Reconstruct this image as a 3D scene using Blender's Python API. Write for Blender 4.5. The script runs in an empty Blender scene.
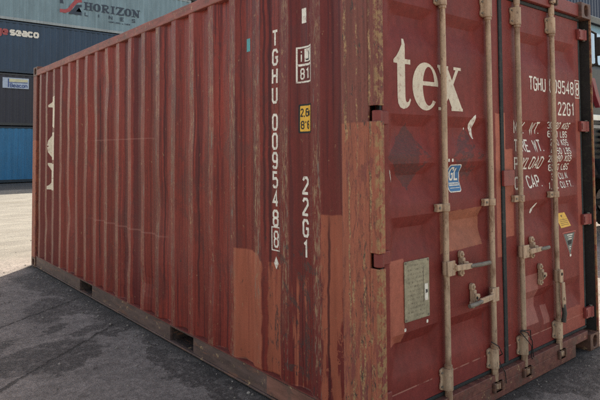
import bpy, bmesh, math, random
from mathutils import Vector, Matrix, noise as mnoise
random.seed(7)
R = math.radians
S = bpy.context.scene
COL = S.collection

# ------------------------------------------------------------------ camera
CAMP = (-2.0424, -1.8416, 1.5048)
YAW, PIT, ROLL = 0.6917, 0.0388, -0.0069
FPX, CX, CY = 561.07, 295.74, 126.37
fw = Vector((math.sin(YAW)*math.cos(PIT), math.cos(YAW)*math.cos(PIT), math.sin(PIT)))
rt = Vector((math.cos(YAW), -math.sin(YAW), 0)); up = rt.cross(fw)
r2 = rt*math.cos(ROLL)+up*math.sin(ROLL); u2 = -rt*math.sin(ROLL)+up*math.cos(ROLL)
cd = bpy.data.cameras.new('camera'); cam = bpy.data.objects.new('camera', cd); COL.objects.link(cam)
m = Matrix((r2, u2, -fw)).transposed().to_4x4(); m.translation = CAMP
cam.matrix_world = m
cd.sensor_width = 36; cd.lens = FPX/600*36
cd.shift_x = (300-CX)/600; cd.shift_y = (CY-200)/600
cd.clip_start = .05; cd.clip_end = 2000
S.camera = cam

# ------------------------------------------------------------------ light
SUN_EL, SUN_AZ = R(52), R(45)            # azimuth measured from +y towards +x: ahead of the camera, behind the container
w = bpy.data.worlds.new('World'); S.world = w; w.use_nodes = True
wn = w.node_tree; wn.nodes.clear()
sky = wn.nodes.new('ShaderNodeTexSky'); sky.sky_type = 'NISHITA'; sky.sun_disc = False
sky.sun_elevation = SUN_EL; sky.sun_rotation = SUN_AZ; sky.air_density = 1.0; sky.dust_density = 1.6; sky.ozone_density = 1.0
bg = wn.nodes.new('ShaderNodeBackground'); bg.inputs[1].default_value = .15
wo = wn.nodes.new('ShaderNodeOutputWorld')
vm = wn.nodes.new('ShaderNodeVectorMath'); vm.operation = 'MULTIPLY'; vm.inputs[1].default_value = (1.24, 1.0, .76)     # hazier, less blue sky
wn.links.new(sky.outputs[0], vm.inputs[0]); wn.links.new(vm.outputs[0], bg.inputs[0]); wn.links.new(bg.outputs[0], wo.inputs[0])
sl = bpy.data.lights.new('sun', 'SUN'); sl.energy = 4.4; sl.angle = R(.5); sl.color = (1, .93, .80)
so = bpy.data.objects.new('sun', sl); COL.objects.link(so)
sd = Vector((math.sin(SUN_AZ)*math.cos(SUN_EL), math.cos(SUN_AZ)*math.cos(SUN_EL), math.sin(SUN_EL)))
so.rotation_euler = sd.to_track_quat('Z', 'Y').to_euler(); so.location = (10, 10, 20)
S.view_settings.view_transform = 'Standard'; S.view_settings.look = 'None'
S.view_settings.exposure = 1.32; S.view_settings.gamma = 1; S.view_settings.use_curve_mapping = False
S.render.engine = 'CYCLES'; S.cycles.max_bounces = 6; S.cycles.use_denoising = False

# ------------------------------------------------------------------ node helpers
class NT:
    def __init__(self, name):
        self.m = bpy.data.materials.new(name); self.m.use_nodes = True
        self.t = self.m.node_tree; self.t.nodes.clear()
        self.out = self.t.nodes.new('ShaderNodeOutputMaterial')
        self.b = self.t.nodes.new('ShaderNodeBsdfPrincipled')
        self.t.links.new(self.b.outputs[0], self.out.inputs[0])
        tc = self.t.nodes.new('ShaderNodeTexCoord'); self.P = tc.outputs['Object']
        sx = self.t.nodes.new('ShaderNodeSeparateXYZ'); self.t.links.new(self.P, sx.inputs[0])
        self.x, self.y, self.z = sx.outputs
    def put(self, sock, v):
        if isinstance(v, bpy.types.NodeSocket): self.t.links.new(v, sock)
        elif isinstance(v, (tuple, list)):
            sock.default_value = tuple(v)+(1,) if len(v) == 3 and len(sock.default_value) == 4 else tuple(v)
        else: sock.default_value = v
    def M(self, op, a, b=0., c=0., clamp=False):
        n = self.t.nodes.new('ShaderNodeMath'); n.operation = op; n.use_clamp = clamp
        for i, v in enumerate((a, b, c)): self.put(n.inputs[i], v)
        return n.outputs[0]
    def scale(self, sx, sy, sz, off=(0, 0, 0)):
        n = self.t.nodes.new('ShaderNodeMapping'); self.put(n.inputs[0], self.P)
        n.inputs['Scale'].default_value = (sx, sy, sz); n.inputs['Location'].default_value = off
        return n.outputs[0]
    def noise(self, vec=None, scale=5., detail=4., rough=.6, dist=0.):
        n = self.t.nodes.new('ShaderNodeTexNoise'); self.put(n.inputs['Vector'], vec or self.P)
        n.inputs['Scale'].default_value = scale; n.inputs['Detail'].default_value = detail
        n.inputs['Roughness'].default_value = rough; n.inputs['Distortion'].default_value = dist
        return n.outputs[0]
    def voro(self, vec=None, scale=5.):
        n = self.t.nodes.new('ShaderNodeTexVoronoi'); self.put(n.inputs['Vector'], vec or self.P)
        n.inputs['Scale'].default_value = scale
        return n.outputs['Distance']
    def step(self, v, a, b):                     # smooth 0..1 as v goes a..b
        n = self.t.nodes.new('ShaderNodeMapRange'); n.interpolation_type = 'SMOOTHSTEP'
        self.put(n.inputs[0], v); self.put(n.inputs[1], a); self.put(n.inputs[2], b)
        return n.outputs[0]
    def rng(self, v, a, b, s):
        return self.M('MULTIPLY', self.step(v, a-s, a+s), self.step(v, b+s, b-s))
    def mul(self, *a):
        r = a[0]
        for v in a[1:]: r = self.M('MULTIPLY', r, v)
        return r
    def mx(self, *a):
        r = a[0]
        for v in a[1:]: r = self.M('MAXIMUM', r, v)
        return r
    def mix(self, f, a, b):
        n = self.t.nodes.new('ShaderNodeMix'); n.data_type = 'RGBA'
        self.put(n.inputs[0], f); self.put(n.inputs[6], a); self.put(n.inputs[7], b)
        return n.outputs[2]
    def tint(self, col, v, lo=.8, hi=1.2):       # multiply a colour by a wear value in lo..hi
        n = self.t.nodes.new('ShaderNodeMapRange'); self.put(n.inputs[0], v)
        n.inputs[1].default_value = .33; n.inputs[2].default_value = .67
        n.inputs[3].default_value = lo; n.inputs[4].default_value = hi
        k = self.t.nodes.new('ShaderNodeVectorMath'); k.operation = 'SCALE'
        self.put(k.inputs[0], col); self.put(k.inputs['Scale'], n.outputs[0])
        return k.outputs[0]
    def done(self, col, rough=.5, spec=.5, metal=0., bump=None, bs=.2, bd=.003, coat=0):
        self.put(self.b.inputs['Base Color'], col); self.put(self.b.inputs['Roughness'], rough)
        self.put(self.b.inputs['Specular IOR Level'], spec); self.put(self.b.inputs['Metallic'], metal)
        if bump is not None:
            n = self.t.nodes.new('ShaderNodeBump'); n.inputs['Strength'].default_value = bs
            n.inputs['Distance'].default_value = bd; self.put(n.inputs['Height'], bump)
            self.t.links.new(n.outputs[0], self.b.inputs['Normal'])
        return self.m

def simple(name, col, rough=.5, spec=.5, metal=0., var=.15, scale=8, streak=False, dirt=None, dirt_amt=.5):
    n = NT(name)
    v = n.noise(n.scale(8, 8, .6), scale, 4) if streak else n.noise(None, scale, 5)
    c = n.tint(col, v, 1-var, 1+var)
    if dirt: c = n.mix(n.M('MULTIPLY', n.step(n.noise(None, scale*2.3, 6, .7), .5, .68), dirt_amt), c, dirt)
    return n.done(c, rough, spec, metal, n.noise(None, 60, 4), .15, .002)

# ---- colours
RED = (.198, .028, .019); DEEP = (.098, .011, .012); PRIME = (.318, .086, .047); BROWN = (.24, .085, .060)
TAN = (.47, .31, .16); DARK = (.030, .024, .022); GREYRUST = (.17, .14, .115)
RIDGE0, PITCH = 1.533, .278

def side_paint():
    n = NT('weathered_side_paint')
    wob = n.noise(None, 9, 4)
    y = n.M('ADD', n.y, n.M('MULTIPLY', n.M('SUBTRACT', wob, .5), .035))
    z = n.M('ADD', n.z, n.M('MULTIPLY', n.M('SUBTRACT', n.noise(n.scale(1, 3, 1), 4, 3), .5), .06))
    c = n.tint(RED, n.noise(n.scale(1, 1, .35), 2.2, 5), .86, 1.18)
    c = n.tint(c, n.noise(n.scale(1, 26, .45), 2.0, 5, .65), .76, 1.18)
    c = n.tint(c, n.noise(n.scale(1, 3, 1), 24, 5, .7), .86, 1.12)
    c = n.tint(c, n.noise(n.scale(.1, 3.4, .10), 1.0, 2), .84, 1.12)
    # repainted dark stripes and runs
    k = .007
    st = n.mx(n.M('MULTIPLY', n.rng(y, 4.95, 5.78, .04), .7), n.rng(y, 3.045, 3.14, k), n.rng(y, 2.79, 2.90, k), n.M('MULTIPLY', n.rng(y, 4.45, 4.52, k), .8),
              n.M('MULTIPLY', n.rng(y, -.1, .83, .02), .6), n.mul(n.rng(y, 1.02, 1.06, .012), n.step(n.z, .9, 1.2)), n.mul(n.rng(y, .90, .925, .01), n.step(n.z, .8, 1.)))
    c = n.mix(n.M('MULTIPLY', st, .88), c, n.tint((.082, .009, .010), n.noise(n.scale(1, 20, .5), 3, 4), .8, 1.35))
    runs = n.mul(n.step(n.noise(n.scale(1, 30, .5, (3, 1, 2)), 1.6, 3), .56, .62), n.step(n.y, 5.4, 1.6))
    c = n.mix(n.M('MULTIPLY', runs, .8), c, (.080, .012, .013))
    rn2 = n.mul(n.step(n.noise(n.scale(1, 44, .7, (9, 1, 5)), 1.5, 4, .65), .56, .61), n.step(n.noise(n.scale(1, 1.2, .5, (2, 2, 2)), 1.6, 3), .42, .58))
    c = n.mix(n.M('MULTIPLY', rn2, .6), c, (.075, .014, .014))
    sm = n.mul(n.step(n.noise(n.scale(1, 2.4, .9, (7, 7, 1)), 2.6, 7, .72, .5), .54, .60), n.step(n.y, .3, 1.0))
    c = n.mix(n.M('MULTIPLY', sm, .42), c, (.075, .022, .020))
    dull = n.mul(n.step(n.noise(n.scale(1, 4, .6, (5, 0, 0)), 1.2, 4), .52, .62), n.step(n.z, 1.5, .6))
    c = n.mix(n.M('MULTIPLY', dull, .3), c, (.17, .042, .036))
    # primer patches low down at the near end
    zt = n.M('ADD', n.z, n.M('MULTIPLY', n.step(n.y, 1.02, .98), .045))
    pa = n.mul(n.mx(n.rng(y, .975, 1.285, .006), n.rng(y, .80, .935, .006)), n.step(zt, .862, .850))
    pb = n.mul(n.rng(y, .285, .43, .012), n.step(z, 1.155, 1.145))
    pc = n.mul(n.rng(y, .575, .69, .02), n.step(z, .80, .70))
    pr = n.mx(n.mul(pa, n.step(n.noise(n.scale(1, 9, .35), 3, 3), .72, .60)), n.mul(pb, n.mx(n.rng(wob, .505, .53, .01), n.step(n.noise(n.scale(1, 5, .5, (2, 3, 0)), 3, 5, .6), .58, .52))), n.mul(pc, n.step(n.noise(n.scale(1, 16, .5), 3, 3), .54, .58)))
    c = n.mix(pr, c, n.tint(PRIME, n.noise(n.scale(1, 8, 1), 3, 4), .85, 1.12))
    wy = n.M('ADD', n.y, n.M('MULTIPLY', n.M('SUBTRACT', n.noise(n.scale(1, .4, 1.6), 2.2, 3), .5), .035))
    for yc_, z0_, z1_, wd_ in ((1.068, .9, 2.6, .011), (.952, .9, 2.6, .010), (.918, .75, 2.6, .010), (2.32, .4, 2.5, .009), (3.72, .4, 2.2, .012), (4.74, .5, 2.4, .012), (1.77, .3, 1.6, .009), (1.215, 1.3, 2.6, .004), (1.49, 1.5, 2.6, .004), (.385, .1, 1.12, .008), (.62, .2, .9, .006), (4.18, .9, 2.5, .008), (3.52, .5, 1.9, .005), (5.05, .6, 2.4, .012)):
        dl = n.mul(n.step(n.M('ABSOLUTE', n.M('SUBTRACT', wy, yc_)), wd_, wd_*.4), n.rng(n.z, z0_, z1_, .12))
        c = n.mix(n.M('MULTIPLY', dl, .88), c, (.062, .010, .011))
    # faint weld lines across the sheet
    wl = n.mx(n.mul(n.rng(n.z, 1.592, 1.602, .003), n.rng(n.y, 2.55, 3.95, .1)), n.mul(n.rng(n.z, .795, .808, .003), n.rng(n.y, 2.3, 3.95, .1)))
    c = n.mix(n.M('MULTIPLY', wl, .35), c, (.36, .15, .12))
    # wear on the ridges
    fr = n.M('ABSOLUTE', n.M('SUBTRACT', n.M('FRACT', n.M('DIVIDE', n.M('SUBTRACT', n.y, RIDGE0+.036-PITCH/2), PITCH)), .5))
    ridge = n.step(n.M('ADD', fr, n.M('MULTIPLY', n.M('SUBTRACT', n.noise(n.scale(1, 6, 2), 9, 5, .7), .5), .16)), .135, .075)
    chips = n.noise(n.scale(1, 10, 1.2), 9, 6, .72)
    dens = n.step(n.noise(n.scale(1, .9, .7, (8, 3, 4)), 1.6, 3), .42, .62)
    wear = n.mul(ridge, n.step(chips, .50, .57), dens)
    c = n.mix(n.M('MULTIPLY', wear, .8), c, n.mix(n.noise(n.scale(1, 14, 3), 6, 4), TAN, (.16, .10, .075)))
    fad = n.mul(ridge, n.step(n.noise(n.scale(1, 2.5, .8, (1, 2, 9)), 3, 5, .7), .36, .56))
    c = n.mix(n.M('MULTIPLY', fad, n.M('ADD', .10, n.M('MULTIPLY', n.mul(n.step(n.y, 1.8, 3.2), n.step(n.z, 1.7, .5)), .34))), c, n.mix(n.noise(n.scale(1, 12, 2), 7, 5, .7), (.275, .112, .072), (.16, .046, .034)))
    for cy_, cz_ in ((1.93, 1.22), (1.30, 1.50)):
        dd = n.M('ADD', n.M('ABSOLUTE', n.M('SUBTRACT', n.y, cy_)), n.M('ABSOLUTE', n.M('SUBTRACT', n.z, cz_)))
        gh = n.mul(n.step(n.M('ADD', dd, n.M('MULTIPLY', n.noise(None, 12, 4), .05)), .22, .20), n.step(n.noise(n.scale(1, 5, 2), 6, 5, .7), .36, .52))
        c = n.mix(n.M('MULTIPLY', gh, .38), c, (.085, .030, .026))
    gy = n.mul(ridge, n.step(n.noise(n.scale(1, 8, 1.0, (6, 1, 3)), 4.5, 5, .7), .585, .64))
    c = n.mix(n.M('MULTIPLY', gy, .75), c, GREYRUST)
    # scattered rust spots, more of them low down
    sp = n.step(n.M('ADD', n.noise(n.scale(1, 2.2, 1), 19, 7, .78), n.M('MULTIPLY', ridge, .05)), .635, .665)
    c = n.mix(n.M('MULTIPLY', sp, .85), c, n.mix(n.noise(None, 60, 3), (.42, .25, .13), (.20, .08, .04)))
    dk = n.mul(n.step(n.noise(n.scale(1, 2.4, 1, (4, 4, 4)), 13, 6, .75), .64, .69), n.step(n.z, 1.6, .5))
    c = n.mix(n.M('MULTIPLY', dk, .8), c, DARK)
    # scuffs near the code letters
    sc = n.mul(n.rng(n.y, .40, .93, .05), n.rng(n.z, .10, 1.0, .1), n.step(n.noise(n.scale(1, 6, 2.2, (2, 7, 1)), 5, 6, .75, .6), .575, .63))
    c = n.mix(n.M('MULTIPLY', sc, .85), c, (.045, .032, .030))
    for yc_, zc_, a_, b_, t_ in ((.80, .86, .07, .030, .35), (.56, .835, .055, .028, 0), (.50, .83, .06, .02, .3), (.585, .68, .15, .020, 1.0), (.70, .66, .10, .016, .9), (.585, .40, .022, .20, 0), (.53, .36, .018, .16, 0), (.80, .48, .016, .20, 0), (.865, .42, .02, .14, 0), (.66, .245, .09, .022, .2), (.83, 1.0, .02, .07, 0)):
        dy, dz = n.M('SUBTRACT', y, yc_), n.M('SUBTRACT', z, zc_); ca, sa = math.cos(t_), math.sin(t_)
        uu = n.M('DIVIDE', n.M('ADD', n.M('MULTIPLY', dy, ca), n.M('MULTIPLY', dz, sa)), a_); vv = n.M('DIVIDE', n.M('SUBTRACT', n.M('MULTIPLY', dz, ca), n.M('MULTIPLY', dy, sa)), b_)
        el = n.mul(n.step(n.M('ADD', n.M('MULTIPLY', uu, uu), n.M('MULTIPLY', vv, vv)), 1.2, .7), n.step(n.noise(n.scale(1, 2.5, 1), 22, 6, .75), .44, .52))
        c = n.mix(n.M('MULTIPLY', el, .85), c, n.mix(n.noise(None, 50, 3), (.030, .022, .022), (.12, .05, .04)))
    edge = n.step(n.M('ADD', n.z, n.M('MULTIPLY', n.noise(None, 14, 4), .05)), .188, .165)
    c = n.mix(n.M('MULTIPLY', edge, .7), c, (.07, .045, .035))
    ro = n.M('ADD', .34, n.M('MULTIPLY', n.noise(n.scale(1, 6, 1), 5, 4), .26))
    return n.done(c, ro, .27, 0, n.M('ADD', n.noise(n.scale(1, 4, .8), 14, 5), n.M('MULTIPLY', wear, -.6)), .25, .004)

def post_paint():
    n = NT('flaking_post_paint')
    z = n.M('ADD', n.z, n.M('MULTIPLY', n.M('SUBTRACT', n.noise(None, 12, 3), .5), .02))
    c = n.mix(n.step(z, 1.636, 1.626), n.tint((.180, .052, .036), n.noise(n.scale(22, 22, .8), 2, 5), .70, 1.2), n.tint((.315, .092, .050), n.noise(n.scale(22, 22, 1.2), 2, 5), .78, 1.12))
    v = n.scale(22, 22, 5)
    low = n.step(n.z, 1.35, .2)
    c = n.mix(n.M('MULTIPLY', n.step(n.noise(v, 1.6, 7, .72, .9), .53, .58), .7), c, n.tint((.145, .040, .028), n.noise(None, 60, 4), .7, 1.4))
    col = n.step(n.noise(n.scale(9, 9, .5, (1, 4, 2)), 1.5, 3), .45, .60)             # flaking follows a few long seams
    fl = n.step(n.M('ADD', n.noise(n.scale(26, 26, 8, (3, 1, 5)), 1.7, 8, .78, 1.2), n.M('ADD', n.M('MULTIPLY', low, .05), n.M('MULTIPLY', col, .06))), .668, .69)
    c = n.mix(n.M('MULTIPLY', fl, .85), c, n.mix(n.noise(None, 45, 4), (.44, .25, .10), (.15, .08, .045)))
    bk_ = n.step(n.M('ADD', n.noise(n.scale(30, 30, 8, (7, 2, 1)), 1.5, 8, .78, .9), n.M('ADD', n.M('MULTIPLY', low, .035), n.M('MULTIPLY', col, .05))), .62, .645)
    c = n.mix(n.M('MULTIPLY', bk_, .9), c, (.045, .033, .026))
    wy = n.M('ADD', n.y, n.M('MULTIPLY', n.M('SUBTRACT', n.noise(n.scale(.1, .5, 1.8), 3, 6, .75), .5), .05))
    for yc_, wd_, z0_, z1_ in ((.052, .006, .1, 2.2), (.098, .005, .1, 1.2), (.140, .004, 1.2, 2.5), (.175, .007, .1, .9), (.222, .008, 1.5, 2.5), (.20, .004, .5, 1.6), (.120, .012, .1, .62)):
        dd = n.M('ABSOLUTE', n.M('SUBTRACT', wy, yc_)); brk = n.mul(n.rng(n.z, z0_, z1_, .1), n.step(n.noise(n.scale(4, 4, 2.2, (yc_*90, 1, 0)), 3, 8, .8), .46, .54))
        c = n.mix(n.M('MULTIPLY', n.mul(n.step(dd, wd_*1.5, wd_), brk), .85), c, n.mix(n.step(n.noise(None, 70, 4), .42, .6), (.42, .255, .115), (.20, .10, .055)))
        c = n.mix(n.M('MULTIPLY', n.mul(n.step(n.M('ABSOLUTE', n.M('ADD', dd, -.003)), wd_*.6, wd_*.35), brk, n.step(n.noise(n.scale(6, 6, 3), 5, 7, .8), .52, .57)), .9), c, (.035, .026, .022))
    pt = n.mul(n.step(n.noise(n.scale(14, 14, 3, (2, 2, 2)), 2, 6, .7), .52, .56), n.mx(n.step(n.z, .85, .45), n.M('MULTIPLY', n.step(n.noise(None, 2.5, 3), .52, .58), .8)))
    c = n.mix(n.M('MULTIPLY', pt, .8), c, (.19, .045, .038))
    edge = n.mul(n.step(n.y, .030, .010), n.step(n.noise(n.scale(8, 8, 6, (0, 0, 3)), 3, 6, .75), .46, .53))
    c = n.mix(n.M('MULTIPLY', edge, .85), c, n.mix(n.noise(None, 40, 4), (.50, .30, .12), (.10, .05, .035)))
    return n.done(c, .62, .35, 0, n.noise(v, 2.5, 6, .7), .5, .006)

def diamond(n, cx, cz, h):
    d = n.M('ADD', n.M('ABSOLUTE', n.M('SUBTRACT', n.x, cx)), n.M('ABSOLUTE', n.M('SUBTRACT', n.z, cz)))
    return n.step(n.M('ADD', d, n.M('MULTIPLY', n.M('SUBTRACT', n.noise(None, 22, 4), .5), .05)), h+.004, h-.004)

def door_paint():
    n = NT('weathered_door_paint')
    c = n.tint((.178, .027, .021), n.noise(n.scale(1, 1, .7), 2.4, 5), .84, 1.13)
    c = n.tint(c, n.noise(n.scale(14, 1, .6), 2, 4), .93, 1.07)
    wb = n.M('MULTIPLY', n.M('SUBTRACT', n.noise(None, 14, 4), .5), .018)
    x = n.M('ADD', n.x, wb); z = n.M('ADD', n.z, wb)
    def box(x0, x1, z0, z1, s=.003): return n.mul(n.rng(x, x0, x1, s), n.rng(z, z0, z1, s))
    low = n.M('SUBTRACT', n.z, n.M('MULTIPLY', n.step(n.x, .1, .6), .0))
    c = n.mix(n.M('MULTIPLY', n.step(low, .262, .256), .8), c, (.185, .032, .028))
    c = n.mix(n.M('MULTIPLY', n.mul(n.rng(n.z, .257, .263, .002), n.step(n.noise(n.scale(5, 1, 1), 3, 3), .42, .5)), .7), c, (.42, .2, .15))
    o = n.tint((.36, .105, .066), n.noise(None, 7, 4), .86, 1.1)
    c = n.mix(n.mx(box(.139, .247, .50, .928), box(1.145, 1.21, .82, 1.715), box(1.225, 1.345, .935, 1.49), box(1.225, 1.26, .935, 1.72)), c, o)
    c = n.mix(n.M('MULTIPLY', n.mul(n.rng(x, .56, .978, .003), n.rng(n.M('ADD', z, n.M('MULTIPLY', n.x, -.02)), .905, 1.128, .003)), .9), c, n.tint((.33, .115, .066), n.noise(None, 9, 4), .88, 1.1))
    c = n.mix(n.M('MULTIPLY', n.mx(box(1.40, 1.635, .33, .655), box(1.70, 1.78, .3, .42)), .75), c, (.335, .125, .10))
    c = n.mix(n.M('MULTIPLY', n.mx(box(1.88, 2.4, .1, .335), box(2.26, 2.4, .1, 2.0)), .55), c, (.34, .085, .055))
    # glue left behind by torn-off placards
    torn = n.step(n.noise(n.scale(1, 1, 1.6, (3, 3, 1)), 6, 6, .7), .46, .49)
    res = n.mx(n.mul(diamond(n, .312, 1.455, .175), n.mx(n.step(n.x, .40, .38), torn)), n.mul(diamond(n, .855, 1.455, .165), torn))
    c = n.mix(n.M('MULTIPLY', res, n.M('ADD', .42, n.M('MULTIPLY', n.step(n.noise(n.scale(1, 1, 3), 55, 6, .75), .42, .56), .38))), c, (.070, .032, .030))
    c = n.tint(c, n.noise(n.scale(1, 1, .8), 26, 6, .75), .84, 1.14)
    dr = n.mul(n.step(n.noise(n.scale(22, 1, .7, (4, 1, 1)), 1.8, 4, .6), .58, .68), n.step(n.noise(None, 1.7, 2), .42, .6))
    c = n.mix(n.M('MULTIPLY', dr, .4), c, (.12, .035, .032))
    dots = n.step(n.voro(None, 26), .055, .04)
    keep = n.step(n.noise(None, 3.1, 2), .56, .6)
    c = n.mix(n.mul(dots, keep), c, (.05, .025, .022))
    sp = n.step(n.noise(None, 34, 6, .75), .69, .72)
    c = n.mix(n.M('MULTIPLY', sp, .6), c, (.30, .16, .10))
    sc = n.mul(n.step(n.noise(n.scale(1, 1, 4), 12, 5, .7), .62, .67), n.step(n.z, .5, .3))
    c = n.mix(n.M('MULTIPLY', sc, .4), c, (.10, .04, .035))
    ro = n.M('ADD', .48, n.M('MULTIPLY', n.noise(None, 6, 4), .2))
    return n.done(c, ro, .26, 0, n.noise(None, 16, 5), .2, .003)

def rail_paint(name, col):
    n = NT(name)
    c = n.tint(col, n.noise(n.scale(6, 1.2, 6), 4, 5), .66, 1.25)
    c = n.mix(n.M('MULTIPLY', n.step(n.noise(n.scale(2, .5, 5, (2, 2, 2)), 7, 7, .75), .55, .60), .6), c, (.20, .085, .05))
    c = n.mix(n.M('MULTIPLY', n.step(n.noise(None, 9, 6, .7), .53, .62), .6), c, (.10, .06, .045))
    c = n.mix(n.M('MULTIPLY', n.step(n.noise(n.scale(1, 1, 1, (3, 3, 3)), 15, 6, .75), .60, .66), .7), c, TAN)
    return n.done(c, .6, .4, 0, n.noise(None, 20, 5), .3, .004)

def ground_mat():
    n = NT('dusty_concrete')
    c = n.tint((.262, .226, .202), n.noise(None, .5, 6), .85, 1.12)
    c = n.tint(c, n.noise(None, 20, 8, .8), .58, 1.36)
    c = n.tint(c, n.noise(None, 4, 7, .75), .78, 1.2)
    c = n.tint(c, n.noise(None, 70, 4, .7), .75, 1.22)
    far = n.step(n.M('ADD', n.y, n.M('MULTIPLY', n.noise(None, 1.5, 3), .8)), 6.2, 7.6)
    c = n.mix(n.M('MULTIPLY', far, .75), c, n.tint((.198, .190, .160), n.noise(n.scale(.35, 1, 1), 2.0, 8, .78), .50, 1.28))
    c = n.mix(n.M('MULTIPLY', n.mul(far, n.step(n.noise(n.scale(.3, 1.3, 1, (1, 5, 0)), 1.1, 5, .7), .55, .66)), .6), c, (.13, .115, .085))
    c = n.mix(n.M('MULTIPLY', n.step(n.M('ADD', n.y, n.M('MULTIPLY', n.noise(n.scale(.3, 1, 1), 1.2, 3), .8)), 21.6, 21.9), .75), c, (.045, .043, .045))  # far stack's ground shadow deepened by a dark strip painted into the concrete
    peb = n.mul(n.step(n.voro(None, 34), .26, .16), n.step(n.noise(None, 3, 4), .48, .62))
    c = n.mix(n.M('MULTIPLY', peb, .45), c, (.33, .30, .27))
    c = n.mix(n.M('MULTIPLY', n.step(n.noise(n.scale(1, 1, 1, (9, 2, 0)), 48, 5, .8), .60, .67), .55), c, (.065, .058, .054))
    wx = n.M('ADD', n.x, n.M('MULTIPLY', n.M('SUBTRACT', n.noise(None, 3.5, 5, .65), .5), .62))
    wy = n.M('ADD', n.y, n.M('MULTIPLY', n.M('SUBTRACT', n.noise(n.scale(1, 1, 1, (5, 5, 5)), 3.5, 5, .65), .5), .62))
    def ell(cx, cy, a, b, ang=0., s=.25):
        dx = n.M('SUBTRACT', wx, cx); dy = n.M('SUBTRACT', wy, cy); ca, sa = math.cos(ang), math.sin(ang)
        u = n.M('DIVIDE', n.M('ADD', n.M('MULTIPLY', dx, ca), n.M('MULTIPLY', dy, sa)), a)
        v = n.M('DIVIDE', n.M('SUBTRACT', n.M('MULTIPLY', dy, ca), n.M('MULTIPLY', dx, sa)), b)
        d = n.M('ADD', n.M('MULTIPLY', u, u), n.M('MULTIPLY', v, v))
        return n.step(d, 1+s, 1-s)
    st = n.mx(*[ell(*e) for e in STAINS])
    st = n.mul(st, n.step(n.noise(None, 9, 5, .7), .30, .50))
    st = n.mul(st, n.step(n.noise(None, 38, 6, .75), .34, .50))
    spl = n.mul(n.step(n.noise(n.scale(1, 1, 1, (2, 8, 0)), 7, 6, .7), .60, .64), n.step(n.noise(n.scale(1, 1, 1, (6, 1, 0)), 1.1, 3), .46, .58), n.step(n.y, 6.5, 6.0))
    c = n.mix(n.M('MULTIPLY', n.mx(st, n.M('MULTIPLY', spl, .8)), .80), c, (.040, .034, .032))
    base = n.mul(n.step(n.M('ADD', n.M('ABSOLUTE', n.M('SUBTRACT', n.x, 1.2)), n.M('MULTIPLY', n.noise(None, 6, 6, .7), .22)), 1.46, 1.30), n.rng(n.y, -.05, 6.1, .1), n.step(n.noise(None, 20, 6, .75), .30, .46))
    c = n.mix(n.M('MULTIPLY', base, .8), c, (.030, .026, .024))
    def crack(p, q, wd):
        (x0, y0), (x1, y1) = p, q; L = math.hypot(x1-x0, y1-y0); ux, uy = (x1-x0)/L, (y1-y0)/L
        w3 = n.M('MULTIPLY', n.M('SUBTRACT', n.noise(None, 6, 8, .78), .5), .13)
        d = n.M('ADD', n.M('ADD', n.M('MULTIPLY', n.M('SUBTRACT', n.x, x0), -uy), n.M('MULTIPLY', n.M('SUBTRACT', n.y, y0), ux)), w3)
        t = n.M('ADD', n.M('MULTIPLY', n.M('SUBTRACT', n.x, x0), ux), n.M('MULTIPLY', n.M('SUBTRACT', n.y, y0), uy))
        return n.mul(n.step(n.M('ABSOLUTE', d), wd, wd*.2), n.rng(t, 0, L, .1), n.step(n.noise(None, 11, 5, .7), .36, .5))
    cr = n.mx(*[crack(*k) for k in CRACKS])
    c = n.mix(n.M('MULTIPLY', cr, .65), c, (.04, .034, .031))
    ro = n.M('SUBTRACT', .92, n.M('MULTIPLY', st, .25))
    h = n.M('SUBTRACT', n.M('ADD', n.noise(None, 30, 7, .75), n.M('MULTIPLY', peb, .5)), n.M('MULTIPLY', cr, 1.2))
    return n.done(c, ro, .3, 0, h, .9, .03)

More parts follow.
